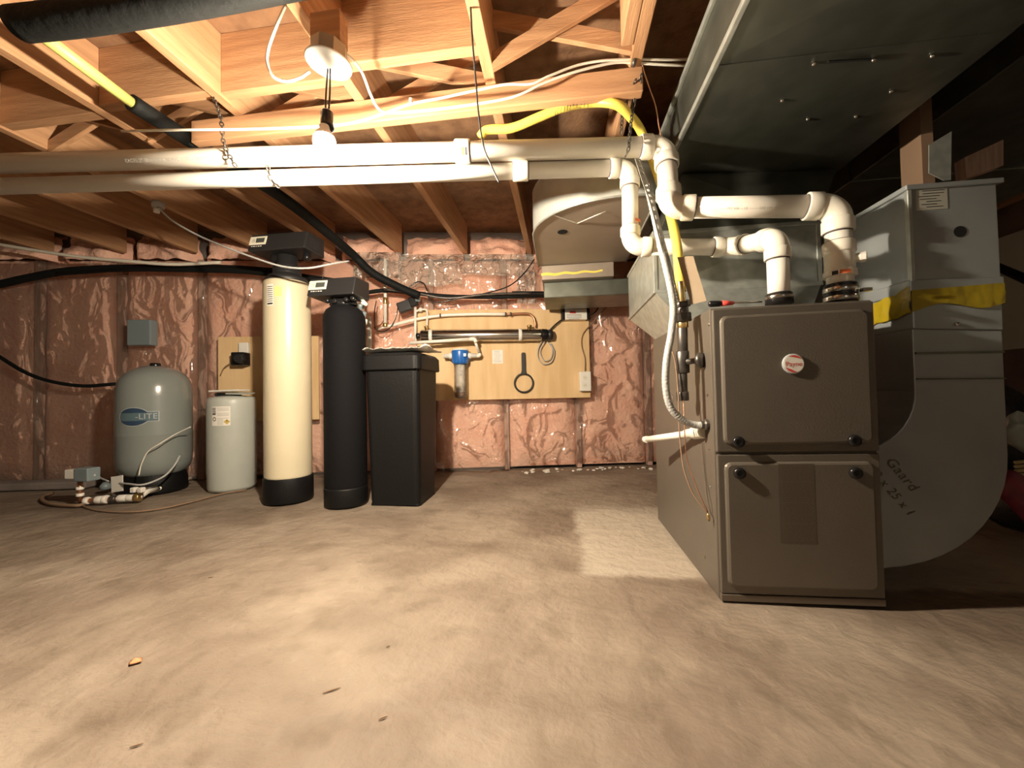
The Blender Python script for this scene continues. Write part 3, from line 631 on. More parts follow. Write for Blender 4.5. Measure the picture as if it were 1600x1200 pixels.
wire('hanging_wire', [onz(735,2,JZ+.02), P(738,60,1.14), P(743,120,1.18), P(748,180,1.2), P(756,230,1.2), P(768,260,1.2), P(780,286,1.2)], .0028, 'dgrey', 'thin dark wire hanging from the joists in front of the vent pipes', 'wire')
wire('hanging_wire', [onz(1022,2,JZ+.02), P(1010,60,1.33), P(1004,100,1.36), P(1012,130,1.4), P(1024,165,1.44), P(1030,200,1.48), P(1036,222,1.5)], .0022, 'copper', 'thin brown wire dangling between the joist and the trunk duct', 'wire')
MB().lathe([(.014,-.006),(.016,0),(.014,.006)], P(990,97,1.345), RT, 14).build('wire_staple', 'iron', **tg('dark ring strapped round the two white cables at the right end of the wood strip', 'wire tie'))

# gas hose, drip leg and furnace side fittings
yh = wire('yellow_gas_hose', [P(750,214,1.48), P(762,203,1.48), P(800,200,1.48), P(840,184,1.46), P(880,168,1.44), P(925,160,1.43), P(962,163,1.40), P(985,182,1.43), P(1003,208,1.49), P(1025,265,1.50), P(1047,335,1.44), P(1057,380,1.37), P(1061,420,1.34), P(1064,455,1.31)], .0165, 'yellow', 'yellow plastic-coated gas hose arching under the joists and down to the furnace', 'gas hose', seg=16, n=10)
mbm = MB(); random.seed(5)
for x, y in [(868,176),(872,172),(877,170),(882,168),(887,167),(891,166),(896,165),(902,164),(908,163),(914,162),(919,162),(933,161),(938,161),(964,166)]:
    p = P(x, y+random.uniform(-3,3), 1.415); mbm.tube([p+V((-.002,0,-.010)), p+V((.001,0,.010))], .0012, 4)
mbm.build('print_marks', 'ink', yh)
gl = thing('gas_drip_leg', P(1067,622,1.30), 'iron gas pipe with valve and capped drip leg at the left side of the furnace', 'gas pipe')
G = lambda y, Z=1.30, x=1067: P(x, y, Z)
def seg_(name, y0, y1, r, m='iron', sides=20, x0=1066, x1=1067, prof=None, parent=gl):
    a, b = P(x0, y0, 1.30), P(x1, y1, 1.30); ln = (b-a).length
    pr = prof or [(r*.93,0),(r,.003),(r,ln-.003),(r*.93,ln)]
    return MB().lathe(pr, a, b-a, sides, sm=sides > 8).build(name, m, parent)
seg_('brass_nipple', 440, 472, .0115, 'brass', x0=1063, x1=1066); seg_('bonding_clamp', 472, 480, .026, 'iron', 16); seg_('reducer', 479, 492, .019); seg_('union_nut', 489, 503, .0275, 'iron', 6)
seg_('union_body', 503, 513, .018, 'brass'); seg_('pipe', 512, 552, .0165); seg_('tee', 549, 583, .0215); seg_('pipe', 582, 615, .0155); seg_('cap', 612, 626, .020)
a = P(1067,566,1.30); vb = P(1094,563,1.25); MB().tube([a, a.lerp(vb,.35), a.lerp(vb,.4), a.lerp(vb,.9)], [.012,.012,.010,.009], 14).build('side_nipple', 'iron', gl)
MB().lathe([(.010,-.012),(.020,-.008),(.026,0),(.024,.009),(.012,.013)], vb, (vb-a), 18).build('valve_knob', 'iron', gl)
MB().obox(P(1052,474,1.30), P(1084,473,1.30)-P(1052,474,1.30), V((0,.004,0)), V((0,0,.012))).build('clamp_tab', 'galv', gl)
# hang tag
t0 = P(1058,402,1.29); t1 = P(1083,400,1.27); t2 = P(1104,470,1.25); t3 = P(1080,476,1.27)
tag_ = MB().add([t0,t1,t2,t3], [(0,1,2,3)]).build('paper_tag', 'tan', recalc=False, **tg('long tan cardboard tag tied to the yellow gas hose', 'tag'))
tag_.modifiers.new('s', 'SOLIDIFY').thickness = .001
mb = MB(); ta = (t1-t0).normalized(); tu = (t0-t3).normalized(); nn = ta.cross(tu).normalized(); nn = nn if nn.dot(CP-t0) > 0 else -nn
for k in range(12): c = (t0+t1)/2+(t3-t0)*(.14+.066*k)+nn*.0012; flat(mb, c, ta, tu, .036, .0012)
mb.build('print', 'ltgrey', tag_, recalc=False)
# perforated strap
st = MB(); sp = spline([P(996,248,1.25), P(1008,285,1.25), P(1020,320,1.26), P(1034,375,1.27), P(1046,420,1.27), P(1053,450,1.28), P(1058,472,1.285)], 16); hw = .0095; dist = 0; nxt = .004; vs = []
side = (RT*.98+FH*.1).normalized()
rail = []; 
for i, p in enumerate(sp): rail.append((p-side*hw, p-side*hw*.45, p+side*hw*.45, p+side*hw))
n = len(rail); vs = [v for r_ in rail for v in r_]; fs = []
for i in range(n-1):
    for k in range(3):
        if k == 1 and i % 4 in (1, 2): continue
        fs.append((i*4+k, i*4+k+1, (i+1)*4+k+1, (i+1)*4+k))
o = st.add(vs, fs).build('perforated_strap', mat('strap steel', (.60,.58,.50), .45, .4), recalc=False, **tg('thin perforated metal hanger strap slanting down from the upper vent elbow to the gas fitting', 'metal strap'))
o.modifiers.new('s', 'SOLIDIFY').thickness = .0015
# flexible conduit
cd = thing('flexible_conduit', P(1101,666,1.24), 'pale grey flexible conduit bowing down in front of the gas pipe into the furnace side', 'conduit')
cp_ = [P(1012,290,1.30), P(1022,335,1.29), P(1034,390,1.28), P(1046,440,1.27), P(1052,480,1.265), P(1049,520,1.25), P(1042,560,1.24), P(1040,600,1.235), P(1047,635,1.235), P(1066,656,1.235), P(1086,664,1.235), q(-.002,.055,.525)]
sp = spline(cp_, 26); rs = [.0112+(.0004 if i % 4 < 2 else -.0002) for i in range(len(sp))]
MB().tube(sp, rs, 12).build('conduit_hose', 'gcable', cd)
MB().lathe([(.016,0),(.018,.004),(.018,.010),(.013,.014),(.013,.022)], q(0,.055,.525), (-1,0,0), 12, sm=False).build('connector', 'iron', cd)
th = wire('thermostat_wire', [P(1050,475,1.28), P(1045,530,1.3), P(1055,565,1.29), P(1060,620,1.28), P(1062,680,1.26), P(1068,730,1.24), P(1082,770,1.22), P(1100,795,1.20), P(1108,805,1.195)], .0024, 'wood2', 'thin brown wire dangling in front of the furnace side, ending in a frayed tip', 'wire')
MB().lathe([(.003,0),(.0055,.008),(.003,.024)], P(1106,802,1.195), (.1,0,-1), 10).build('wire_tip', 'brass', th)
wire('thermostat_wire', [P(1068,626,1.28), P(1070,680,1.25), P(1074,720,1.24), P(1090,765,1.21), P(1106,800,1.20)], .0018, 'copper', 'fine reddish wire hanging below the capped drip leg', 'wire')
dp = thing('condensate_drain', P(1085,693,1.26), 'short white plastic drain pipe sticking out of the furnace left side', 'pipe')
e0 = q(.0,.085,.500); e1 = P(1008,687,1.62)
dd_ = (e1-e0).normalized(); MB().tube([e0+dd_*.10, e1], .0125, 16).build('pipe', 'pvc', dp)
MB().lathe([(.020,0),(.0215,.004),(.0215,.055),(.017,.062),(.0165,.10),(.0135,.104)], e0, dd_, 20).build('adapter', 'pvchub', dp)
MB().lathe([(.0145,-.02),(.0145,0)], e1, dd_, 16).build('end_socket', 'pvchub', dp)
MB().lathe([(.021,-.008),(.021,0)], e0+dd_*.010, dd_, 20).build('black_seal', 'blacks', dp)

# ------------------------------------------------------------------ water tanks
# cream filter tank
def base_at(x, y, r, z=0):
    p = onz(x, y, z); d = V((p.x, p.y, 0)).normalized(); c = p+FH*r; return c
c = onz(431,790,0)+FH*.133; cx, cy = c.x, c.y; r = .133
ct = thing('filter_tank', (cx,cy,0), 'tall cream fibreglass water filter tank with a black foot and black valve head', 'water tank')
MB().lathe([(r*1.02,0),(r*1.05,.01),(r*1.045,.145),(r*1.03,.15)], (cx,cy,0), seg=40).build('foot', 'black', ct)
body = MB().lathe([(r*.98,.14),(r,.16),(r,1.27),(r,1.335),(r*.99,1.35),(r*.93,1.36),(r*.5,1.365)], (cx,cy,0), seg=48).build('tank_body', 'cream', ct)
def patch_cyl(mb, s0, s1, z0, z1, rr, n=6):
    vs = []
    for k in range(n+1):
        s = s0+(s1-s0)*k/n; vs += [cyl(cx,cy,rr,s,z0), cyl(cx,cy,rr,s,z1)]
    return mb.add(vs, [(2*k,2*k+2,2*k+3,2*k+1) for k in range(n)])
patch_cyl(MB(), -.123, -.078, 1.19, 1.32, r+.001).build('label', 'paper', body, recalc=False)
mb = MB()
for k in range(9): patch_cyl(mb, -.120, -.082, 1.305-.0125*k-(.002 if k != 8 else .008), 1.305-.0125*k+.002, r+.0018)
mb.build('label_print', 'ink', body, recalc=False)
patch_cyl(MB(), -.070, -.030, 1.245, 1.305, r+.001).build('yellow_sticker', 'yel', body, recalc=False)
mb = MB().lathe([(r*.92,1.355),(r*.93,1.375),(r*.80,1.395),(.085,1.405),(.080,1.41),(.078,1.46),(.072,1.465),(.060,1.47),(.060,1.53)], (cx,cy,0), seg=32); nk = mb.build('neck', 'dgrey', ct)
for k in range(3): MB().lathe([(.079,0),(.081,.003),(.079,.006)], (cx,cy,1.415+.014*k), seg=32).build('thread_ring', 'dgrey', nk)
def valve_head(root, cx, cy, z0, wl, wr, d, h):
    """wedge shaped control head: leaning front with display, ribbed plug, side fittings"""
    a = V((cx,cy,z0)); fy = -d/2
    prof = [(fy-.03, 0), (fy-.026,.012), (fy+.005, h), (d/2, h+.005), (d/2, 0)]
    MB().prism([a+V((-wl, y, z)) for y, z in prof], (wl+wr,0,0)).build('control_cover', 'dgrey', root, bevel=.008)
    MB().box(a+V((-.05,-.05,-.05)), a+V((.07,.05,.0))).build('valve_body', 'blacks', root, bevel=.01)
    n_ = V((0, -(h-.012), .057)).normalized(); upv = V((0,.031,h-.012)).normalized(); n_ = V((1,0,0)).cross(upv)
    pc = a+V((-wl+.062, fy-.026, .012))+upv*(h*.50)+n_*.002
    pn = MB(); pn.obox(pc-V((.056,0,0))-upv*.030, V((.112,0,0)), upv*.060, n_*.004); pn = pn.build('display_panel', 'cream2', root, bevel=.002)
    MB().obox(pc-V((.012,0,0))-upv*.016+n_*.004, V((.056,0,0)), upv*.032, n_*.001).build('screen', 'screen', pn)
    for dx in (-.036,-.026): MB().obox(pc+V((dx,0,0))-upv*.012+n_*.004, V((.006,0,0)), upv*.022, n_*.001).build('button', 'ltgrey', pn)
    mb = MB()
    for k, wd in enumerate((.008,.012,.006,.010,.012)): flat(mb, pc+V((-.034+.015*k,0,0))-upv*.040+n_*.001, (1,0,0), upv, wd, .006)
    mb.build('print', 'paper', root, recalc=False)
    for dx in (.02,.055): MB().lathe([(.016,0),(.018,.004),(.018,.022),(.012,.026)], a+V((dx,d/2-.05,-.03)), (.2,-1,-.1), 14).build('hose_port', 'blacks', root)
    MB().lathe([(.022,0),(.022,.03),(.018,.034),(.018,.06)], a+V((wr-.05,-.02,-.045)), (0,0,1), 16).build('bypass_knob', 'blacks', root)
valve_head(ct, cx-.03, cy, 1.535, .150, .23, .17, .115)
for k in range(8): MB().box(V((cx+.199,cy-.06+.012*k,1.55)), V((cx+.204,cy-.055+.012*k,1.62))).build('vent_rib', 'dgrey', ct)
# black jacket softener tank
c = onz(527,797,0)+FH*.128; cx, cy = c.x-.004, c.y; r = .119
bt_ = thing('softener_tank', (cx,cy,0), 'tall slim black-jacketed water softener tank standing between the cream tank and square bin', 'water tank')
MB().lathe([(r*.99,0),(r*1.02,.012),(r*1.02,.10),(r,.11)], (cx,cy,0), seg=40).build('foot', 'black', bt_)
MB().lathe([(r*.99,.09),(r,.12),(r,1.09),(r*.97,1.12),(r*.86,1.15),(r*.6,1.175),(.05,1.18)], (cx,cy,0), seg=48).build('tank_body', 'neo', bt_)
MB().lathe([(.055,1.17),(.062,1.18),(.062,1.205),(.05,1.21),(.05,1.225)], (cx,cy,0), seg=28).build('neck', 'blacks', bt_)
valve_head(bt_, cx-.02, cy, 1.222, .150, .14, .16, .110)
for k, (dx, z) in enumerate(((-.07,1.20),(-.02,1.195),(.05,1.20),(.09,1.205))): MB().lathe([(.013,0),(.015,.003),(.015,.02),(.008,.024)], V((cx+dx,cy-.055,z)), (.1,-1,.1), 12).build('fitting', 'blacks', bt_)
SX, SY = cx, cy
# spring on a wire above the softener
spg = [P(505,452,2.25)+V((.004*math.cos(t*.9),.004*math.sin(t*.9), .0035*t)) for t in range(28)]
wire('coil_spring', spg, .002, 'chrome', 'small coil of shiny wire hanging above the softener control head', 'wire', n=2)

# square brine bin
bf = [onz(575,789,0), onz(652,792,0)]; bx0, bx1 = bf[0].x+.012, bf[1].x+.006; by0 = (bf[0].y+bf[1].y)/2+.01; bdp = .29
bn = thing('brine_bin', ((bx0+bx1)/2, by0+bdp/2, 0), 'large square black plastic brine bin tapering to its base, with an overlapping lid', 'plastic bin')
def rrect(x0, y0, x1, y1, R, z, n=5):
    out = []
    for ccx, ccy, s in ((x1-R,y1-R,0),(x0+R,y1-R,1),(x0+R,y0+R,2),(x1-R,y0+R,3)):
        for k in range(n+1): an = (s+k/n)*math.pi/2; out.append(V((ccx+math.cos(an)*R, ccy+math.sin(an)*R, z)))
    return out
def loft(mb, rings, sm=False):
    n = len(rings[0]); b = len(mb.v); mb.add(sum(rings, []), [(i*n+k, i*n+(k+1) % n, (i+1)*n+(k+1) % n, (i+1)*n+k) for i in range(len(rings)-1) for k in range(n)], sm)
    mb.f.append([b+k for k in range(n)][::-1]); mb.f.append([b+(len(rings)-1)*n+k for k in range(n)]); mb.sm += [False, False]; return mb
def ring(z, g, R=.035, ins=0):
    tl = g*.020; tr_ = g*.008; tf = g*.012
    return rrect(bx0-tl+ins, by0-tf+ins, bx1+tr_-ins, by0+bdp+g*.045-ins, R, z)
loft(MB(), [ring(0,0,.02), ring(.01,0,.03), ring(.70,.95), ring(.80,1.0), ring(.81,1.15,.035,-.004)]).build('bin_body', 'black', bn)
for sx in (.10,.30): MB().box((bx0+sx-.003,by0-.012,.72),(bx0+sx,by0-.006,.80)).build('rib', 'black', bn)
loft(MB(), [ring(.785,1.2,.04,-.010), ring(.79,1.3,.04,-.014), ring(.865,1.3,.04,-.012), ring(.885,1.3,.05,.004), ring(.89,1.3,.05,.03)]).build('lid', 'black', bn, bevel=.002)
# paper and polythene scraps on its lid
def scrap(a, b):
    x = bx0-.03+.42*a; y = by0+.04+.20*b; 
    fold = .022*math.exp(-(b/.18)**2)*(.5+abs(noise.noise(V((a*6,0,1))))*1.6)
    return V((x, y-.055, .898+fold+.014*abs(noise.noise(V((a*5,b*4,1))))))
o = MB().grid(scrap, 24, 10).build('plastic_scrap', 'paper', recalc=False, **tg('crumpled white plastic sheet lying on the lid of the square black bin', 'plastic sheet')); o.modifiers.new('s','SOLIDIFY').thickness = .001

# grey solution tank
c = onz(338,771,0)+FH*.15; cx, cy = c.x, c.y; r = .148
so = thing('solution_tank', (cx,cy,0), 'short pale grey plastic solution tank with a printed label, left of the cream tank', 'plastic tank')
body = MB().lathe([(r*.93,0),(r*.98,.02),(r*.99,.11),(r*1.0,.115),(r,.60),(r*.985,.625),(r*.93,.645),(r*.6,.655),(.06,.658)], (cx,cy,0), seg=44).build('tank_body', 'greytank', so)
patch_cyl(MB(), -.125, -.01, .455, .585, r*1.0+.001, 12).build('label', 'paper', body, recalc=False)
mb = MB(); random.seed(4)
for k in range(14):
    if k in (3,7): continue
    patch_cyl(mb, -.088, -.018 if k < 9 else -.05, .572-.0085*k, .575-.0085*k, r+.0018, 8)
mb.build('label_print', 'ltgrey', body, recalc=False)
mb = MB()
for k, wd in enumerate((.026,.024,.026,.026,.024)): patch_cyl(mb, -.122, -.122+wd, .571-.0105*k, .576-.0105*k+(.003 if k == 4 else 0), r+.002, 4)
def curve_shape(mb, pts, s0, z0, rr):
    vs = [cyl(cx,cy,rr,s0+x,z0+z) for x, z in pts]; mb.add(vs, [tuple(range(len(vs)))])
for k in range(16):
    a0, a1 = k*math.pi/8, (k+1)*math.pi/8
    curve_shape(mb, [(.012*math.cos(a0),.014*math.sin(a0)),(.012*math.cos(a1),.014*math.sin(a1)),(.0075*math.cos(a1),.009*math.sin(a1)),(.0075*math.cos(a0),.009*math.sin(a0))], -.107, .500, r+.002)
mb.build('label_mark', 'ink', body, recalc=False)
mb = MB(); curve_shape(mb, [(-.019,0),(0,-.018),(.019,0),(0,.018)], -.030, .481, r+.0022); mb.build('hazard_diamond', 'amber', body, recalc=False)
mb = MB(); curve_shape(mb, [(-.005,.002),(.005,.002),(0,.011)], -.030, .481, r+.003); mb.build('diamond_mark', 'ink', body, recalc=False)
MB().lathe([(.075,.655),(.080,.660),(.080,.676),(.074,.682)], (cx-.03,cy,0), seg=30).build('cap', 'blacks', so)
for z in (.062,.195): MB().lathe([(.001,0),(.02,.001)], cyl(cx,cy,r,-.05,z), (-.0,-1,0), 10)
o = MB().obox(V((cx-.13,cy-.06,.686)), (.21,.02,.004), (-.01,.12,.0), (0,0,.012)).build('booklet', 'paper', bevel=.002, **tg('white booklet lying on the cap of the pale grey solution tank', 'booklet'))
MB().obox(V((cx+.02,cy-.08,.668)), (.14,.03,-.006), (-.02,.10,.008), (0,0,.008)).build('grey_cover', 'greytank', bevel=.003, **tg('grey loose cover tilted on the right of the solution tank top', 'plastic cover'))
SOX, SOY = cx, cy

# pressure tank
c = onz(203,774,0)+FH*.125+R0*.055; cx, cy = c.x, c.y; r = .206
pt = thing('pressure_tank', (cx,cy,0), 'bulky glossy grey steel pressure tank with a blue oval logo, at far left', 'pressure tank')
MB().lathe([(r*.86,0),(r*.88,.01),(r*.86,.09),(r*.80,.13),(r*.8,.16)], (cx,cy,0), seg=40).build('stand', 'black', pt)
prof = [(r*.45,.095),(r*.72,.115),(r*.90,.150),(r*.98,.195),(r,.25),(r,.395),(r*1.004,.40),(r*1.004,.406),(r,.411),(r,.66),(r*.985,.72),(r*.93,.775),(r*.82,.815),(r*.62,.85),(r*.38,.872),(r*.15,.880)]

body = MB().lathe(prof, (cx,cy,0), seg=56).build('tank_body', 'grey', pt)
MB().lathe([(.030,.876),(.031,.88),(.030,.897),(.025,.9)], (cx,cy,0), seg=18).build('air_cap', 'blacks', pt)
# logo
lz = .530; ls = -.115; la, lb_ = .092, .062
def ell(n=40, k=1.0): return [(la*k*math.cos(2*math.pi*i/n), lb_*k*math.sin(2*math.pi*i/n)) for i in range(n)]
def bandshape(mb, x0, x1, z0, z1, rr, n=10):
    vs = []
    for k in range(n+1):
        s = x0+(x1-x0)*k/n; vs += [cyl(cx,cy,rr,ls+s,lz+z0), cyl(cx,cy,rr,ls+s,lz+z1)]
    mb.add(vs, [(2*k,2*k+2,2*k+3,2*k+1) for k in range(n)])
def half_ell(mb, sg, zc, rr, k=1.0, n=24):
    vs = []
    for i in range(n+1):
        x = -1+2*i/n; zt_ = lb_*k*math.sqrt(max(0, 1-x*x)); zt_ = max(zt_, zc)
        vs += [cyl(cx,cy,rr,ls+la*k*x,lz+sg*zc), cyl(cx,cy,rr,ls+la*k*x,lz+sg*zt_)]
    mb.add(vs, [(2*i,2*i+2,2*i+3,2*i+1) for i in range(n)])
mb = MB(); half_ell(mb, 1, 0, r+.001); half_ell(mb, -1, 0, r+.001); bandshape(mb, .0, .135, -.034, .034, r+.001); mb.build('logo_edge', 'silver', body, recalc=False)
mb = MB(); half_ell(mb, 1, 0, r+.0016, .94); half_ell(mb, -1, 0, r+.0016, .94); bandshape(mb, .0, .130, -.030, .030, r+.0016); mb.build('logo_field', 'bluegrey', body, recalc=False)
mb = MB(); half_ell(mb, 1, .026, r+.0022, .94); half_ell(mb, -1, .026, r+.0022, .94); mb.build('logo_blocks', 'navy', body, recalc=False)
vs, fs = text_mesh('-LITE', .052, 1.02); MB().add([cyl(cx,cy,r+.003,ls+.070+v.x,lz+v.y) for v in vs], fs).build('logo_text', 'silver', body, recalc=False)
# plumbing manifold in front of the pressure tank
mf = thing('pump_manifold', P(165,782,2.45)*1.0, 'brass and white pipe fittings in a row on the floor before the grey pressure tank', 'pipe fittings')
mf.location.z = 0
g0 = onz(125,783,.03); g1 = onz(158,781,.03); g2 = onz(215,777,.035); g3 = onz(245,764,.04); g4 = onz(298,747,.05)
MB().tube(spline([g0, g1, g2], 4), .014, 12).build('brass_pipe', 'copper', mf)
for k, (t, rr, ln, m) in enumerate(((.08,.022,.02,'white'),(.28,.024,.04,'white'),(.40,.026,.022,'white'),(.52,.021,.03,'iron'),(.66,.022,.05,'white'),(.82,.023,.045,'white'),(.95,.026,.03,'brass'))):
    p = g0.lerp(g2, t); MB().lathe([(rr*.9,0),(rr,.003),(rr,ln),(rr*.9,ln+.003)], p, (g2-g0), 10).build('fitting', m, mf)
MB().tube([g2, g2.lerp(g3,.5)+V((0,0,.015)), g3], .02, 12).build('elbow', 'white', mf)
MB().tube([g3, g4], .0155, 14).build('white_pipe', 'pvc', mf)
MB().tube([g0, V((g0.x,g0.y,.17))], .012, 10).build('riser', 'copper', mf)
for z in (.06,.10): MB().lathe([(.018,0),(.019,.004),(.018,.018)], V((g0.x,g0.y,z)), (0,0,1), 8).build('nut', 'white', mf)
MB().box(V((g0.x-.07,g0.y-.03,.17)), V((g0.x+.0,g0.y+.03,.225))).build('pressure_switch', 'white', mf, bevel=.004)
MB().box(V((g0.x+.002,g0.y-.035,.155)), V((g0.x+.10,g0.y+.035,.235))).build('switch_cover', 'gbox', mf, bevel=.006)
MB().lathe([(.014,0),(.016,.004),(.016,.03)], g2+V((.03,0,.03)), (0,0,1), 10).build('valve_stem', 'brass', mf)
tg_ = onz(200,772,.02); mb = MB().obox(V((tg_.x-.02,tg_.y-.08,.05)), (.085,.0,.012), (0,.004,0), (-.004,0,.10)); mb.build('hang_tag', 'paper', **tg('white printed paper tag hanging before the black stand of the pressure tank', 'tag'))
for dy in (0,.05): MB().box(V((g2.x-.02+dy,g2.y-.03,.07)), V((g2.x+.01+dy,g2.y+.0,.10))).build('valve_block', 'white', mf, bevel=.004)
MB().lathe([(.02,0),(.03,.006),(.03,.03),(.015,.05)], onz(165,765,.03)+V((-.35,0,0))*0, (0,0,1), 14).build('gauge', 'gbox', mf)
wire('control_cable', [V((g0.x+.10,g0.y,.19)), P(170,752,2.5), P(200,756,2.42), P(225,757,2.4), P(255,745,2.5), P(272,728,2.55), P(281,712,2.6)], .006, 'gcable', 'grey cable looping from the pressure switch across the black stand', 'cable')
wire('thin_tube', [P(298,667,2.62), P(275,678,2.6), P(250,693,2.52), P(232,705,2.5), P(221,725,2.48), P(217,743,2.46)], .0035, 'cable', 'thin white tube curving from the solution tank down past the pressure tank', 'tube')
wire('floor_hose', [onz(82,770,.012), onz(65,778,.012), onz(78,787,.012), onz(118,790,.012), onz(135,786,.012)], .010, 'wood2', 'short brown hose end lying on the floor left of the brass fittings', 'hose')
wire('floor_wire', [onz(118,786,.006), onz(150,797,.006), onz(200,800,.006), onz(250,795,.006), onz(300,784,.006), onz(345,772,.006), onz(385,765,.006)], .005, 'wood2', 'thin brown wire curving along the floor before the solution tank', 'wire')
wire('black_hose', [onw(-30,540,.10), onw(0,558,.12), onw(40,582,.14), onw(80,596,.15), onw(130,603,.14), onw(180,600,.12)], .013, 'foam', 'black hose sagging across the pink wall to behind the pressure tank', 'hose')

# ------------------------------------------------------------------ on the back wall
def wbox(name, x0, y0, x1, y1, d0, d1, m, parent=None, bevel=.003, **k):
    """box on the wall between sight-measured corners, from d0 to d1 out of the wall"""
    a = onw(x0, y0, d0); b = onw(x1, y1, d0); ua, ub = wcoord(a), wcoord(b); return MB().obox(W(min(ua,ub),d0,min(a.z,b.z)), WU*abs(ub-ua), WN*(d1-d0), V((0,0,abs(a.z-b.z)))).build(name, m, parent, bevel=bevel, **k)
wbox('plywood_board', 651, 485, 922, 621, .062, .080, 'ply', bevel=.002, **tg('bright yellowish plywood board on the pink wall carrying the water filter gear', 'plywood board'))
wbox('plywood_board', 343, 527, 500, 655, .062, .080, 'ply', bevel=.002, **tg('second plywood board mostly hidden behind the cream and black tanks', 'plywood board'))
wbox('junction_box', 211, 502, 247, 541, .06, .13, 'gbox', bevel=.008, **tg('grey plastic junction box on the pink wall above the pressure tank', 'junction box'))
# uv chamber
uv = thing('uv_chamber', onw(748,524,.12), 'long stainless steel cylinder chamber clipped level on the plywood board', 'water treatment chamber')
ua, ub = onw(657,525,.142), onw(846,523,.142); UD = (ub-ua).normalized()
MB().tube([ua, ua+UD*.012, ub-UD*.012, ub], [.042,.048,.048,.046], 32).build('steel_tube', 'chrome', uv)
MB().lathe([(.020,0),(.024,.004),(.024,.03),(.018,.034)], ua, -UD, 20).build('end_plug', 'blacks', uv)
MB().lathe([(.044,0),(.046,.006),(.044,.045),(.040,.05)], ub, UD, 24).build('lamp_cap', 'black', uv); MB().lathe([(.03,0),(.042,.006),(.042,.04),(.025,.05)], ub+UD*.045-WN*.01, UD, 20).build('cap_end', 'dgrey', uv)
for t in (.085,.82): MB().lathe([(.0495,-.013),(.051,-.012),(.051,.012),(.0495,.013)], ua.lerp(ub,t), UD, 32).build('clip', 'white', uv)
for t in (.05,.90):
    c = ua.lerp(ub,t)+V((0,0,.046)); MB().lathe([(.016,0),(.016,.016),(.020,.018),(.020,.03)], c, (0,0,1), 8).build('port_nut', 'brass', uv)
def wp(x, y, off=.12): return onw(x, y, off)
wtp = thing('water_pipe', wp(650,500), 'cream plastic water pipe rising from the softener and running above the steel chamber', 'pipe')
MB().tube(spline([wp(585,513), wp(610,509), wp(650,499), wp(690,493), wp(740,491), wp(790,491)], 6), .0125, 12).build('pipe', 'pvc', wtp)
MB().tube(spline([wp(790,491), wp(822,490), wp(832,494), wp(836,504), wp(836,511)], 6), .009, 12).build('copper_tail', 'copper', wtp)
for x, y in ((687,493),(789,491),(797,491)): MB().lathe([(.0155,0),(.0155,.012)], wp(x,y), UD, 12).build('ring', 'iron', wtp)
MB().tube([wp(585,513), wp(596,510), wp(602,502), wp(602,495)], .016, 12).build('elbow', 'copper', wtp)
def rpipe(name, pts, r, m, label, off=.12, fit=()):
    o = thing(name, wp(*pts[-1], off), label, 'pipe'); MB().tube([wp(x,y,off) for x,y in pts], r, 12).build('pipe', m, o)
    for x, y, rr, ln in fit: MB().lathe([(rr*.9,-ln/2),(rr,-ln/2+.003),(rr,ln/2-.003),(rr*.9,ln/2)], wp(x,y,off), (0,0,1), 12).build('fitting', 'brass' if rr > .016 else 'white', o)
    return o
rpipe('riser_pipe', [(602,405),(602,505)], .0125, 'pvc', 'white upright pipe on the pink wall, second from the black tank', .13, ((602,470,.017,.05),(602,508,.02,.03)))
rpipe('riser_pipe', [(568,425),(567,482)], .010, 'copper', 'copper upright pipe beside the softener control head', .35, ((567,477,.018,.04),))
rpipe('riser_pipe', [(577,500),(577,545)], .015, 'white', 'short thick white pipe standing above the square black bin', .35, ((577,498,.012,.03),))
rpipe('riser_pipe', [(649,480),(649,536)], .011, 'pvc', 'slim white upright pipe at the left edge of the bright plywood board', .13, ((657,484,.012,.03),))
wire('cross_pipe', [wp(649,487,.13), wp(657,484,.13), wp(667,486,.13), wp(667,510,.12)], .009, 'cable', 'cream bent pipe with brass elbow dropping to the left end of the steel chamber', 'pipe')
hb = thing('lower_water_pipe', wp(700,533,.21), 'white pipe running under the steel chamber and down to the blue filter', 'pipe')
MB().tube([wp(640,536,.215), wp(734,530,.215)], .0125, 12).build('pipe', 'pvc', hb); MB().tube(spline([wp(734,530,.215), wp(741,530,.215), wp(744,535,.215)], 5), .0155, 12).build('elbow', 'pvchub', hb)
MB().tube([wp(742,533,.215), wp(749,552,.15)], .010, 12).build('drop', 'pvc', hb); MB().tube(spline([wp(750,552,.15), wp(748,556,.15), wp(738,556,.15)], 5), .014, 12).build('elbow', 'pvchub', hb)
# filter
fc = wp(719,556,.15); fl = thing('blue_filter_housing', V((fc.x,fc.y,fc.z-.34)), 'blue-headed cartridge water filter with a clear bowl on the plywood board', 'water filter')
MB().lathe([(.058,.042),(.066,.040),(.068,.030),(.066,-.03),(.060,-.058),(.052,-.066)], fc+V((0,0,.0)), (0,0,1), 28).build('blue_head', 'blue', fl)
MB().lathe([(.066,.0),(.066,.010),(.05,.014)], fc+V((0,0,.040)), (0,0,1), 28).build('cap_ring', 'white', fl)
for k in range(14): 
    an = k*math.pi/7; MB().box(fc+V((math.cos(an)*.062-.003,math.sin(an)*.062-.003,-.055)), fc+V((math.cos(an)*.062+.003,math.sin(an)*.062+.003,.02))).build('rib', 'blue', fl)
MB().lathe([(.050,-.066),(.050,-.30),(.044,-.325),(.02,-.335)], fc, (0,0,1), 28).build('clear_bowl', 'bowl', fl)
MB().lathe([(.036,-.07),(.036,-.285)], fc, (0,0,1), 24).build('cartridge', 'paper', fl)
MB().lathe([(.042,-.288),(.042,-.32),(.02,-.33)], fc, (0,0,1), 24).build('sump_bottom', 'wood2', fl)
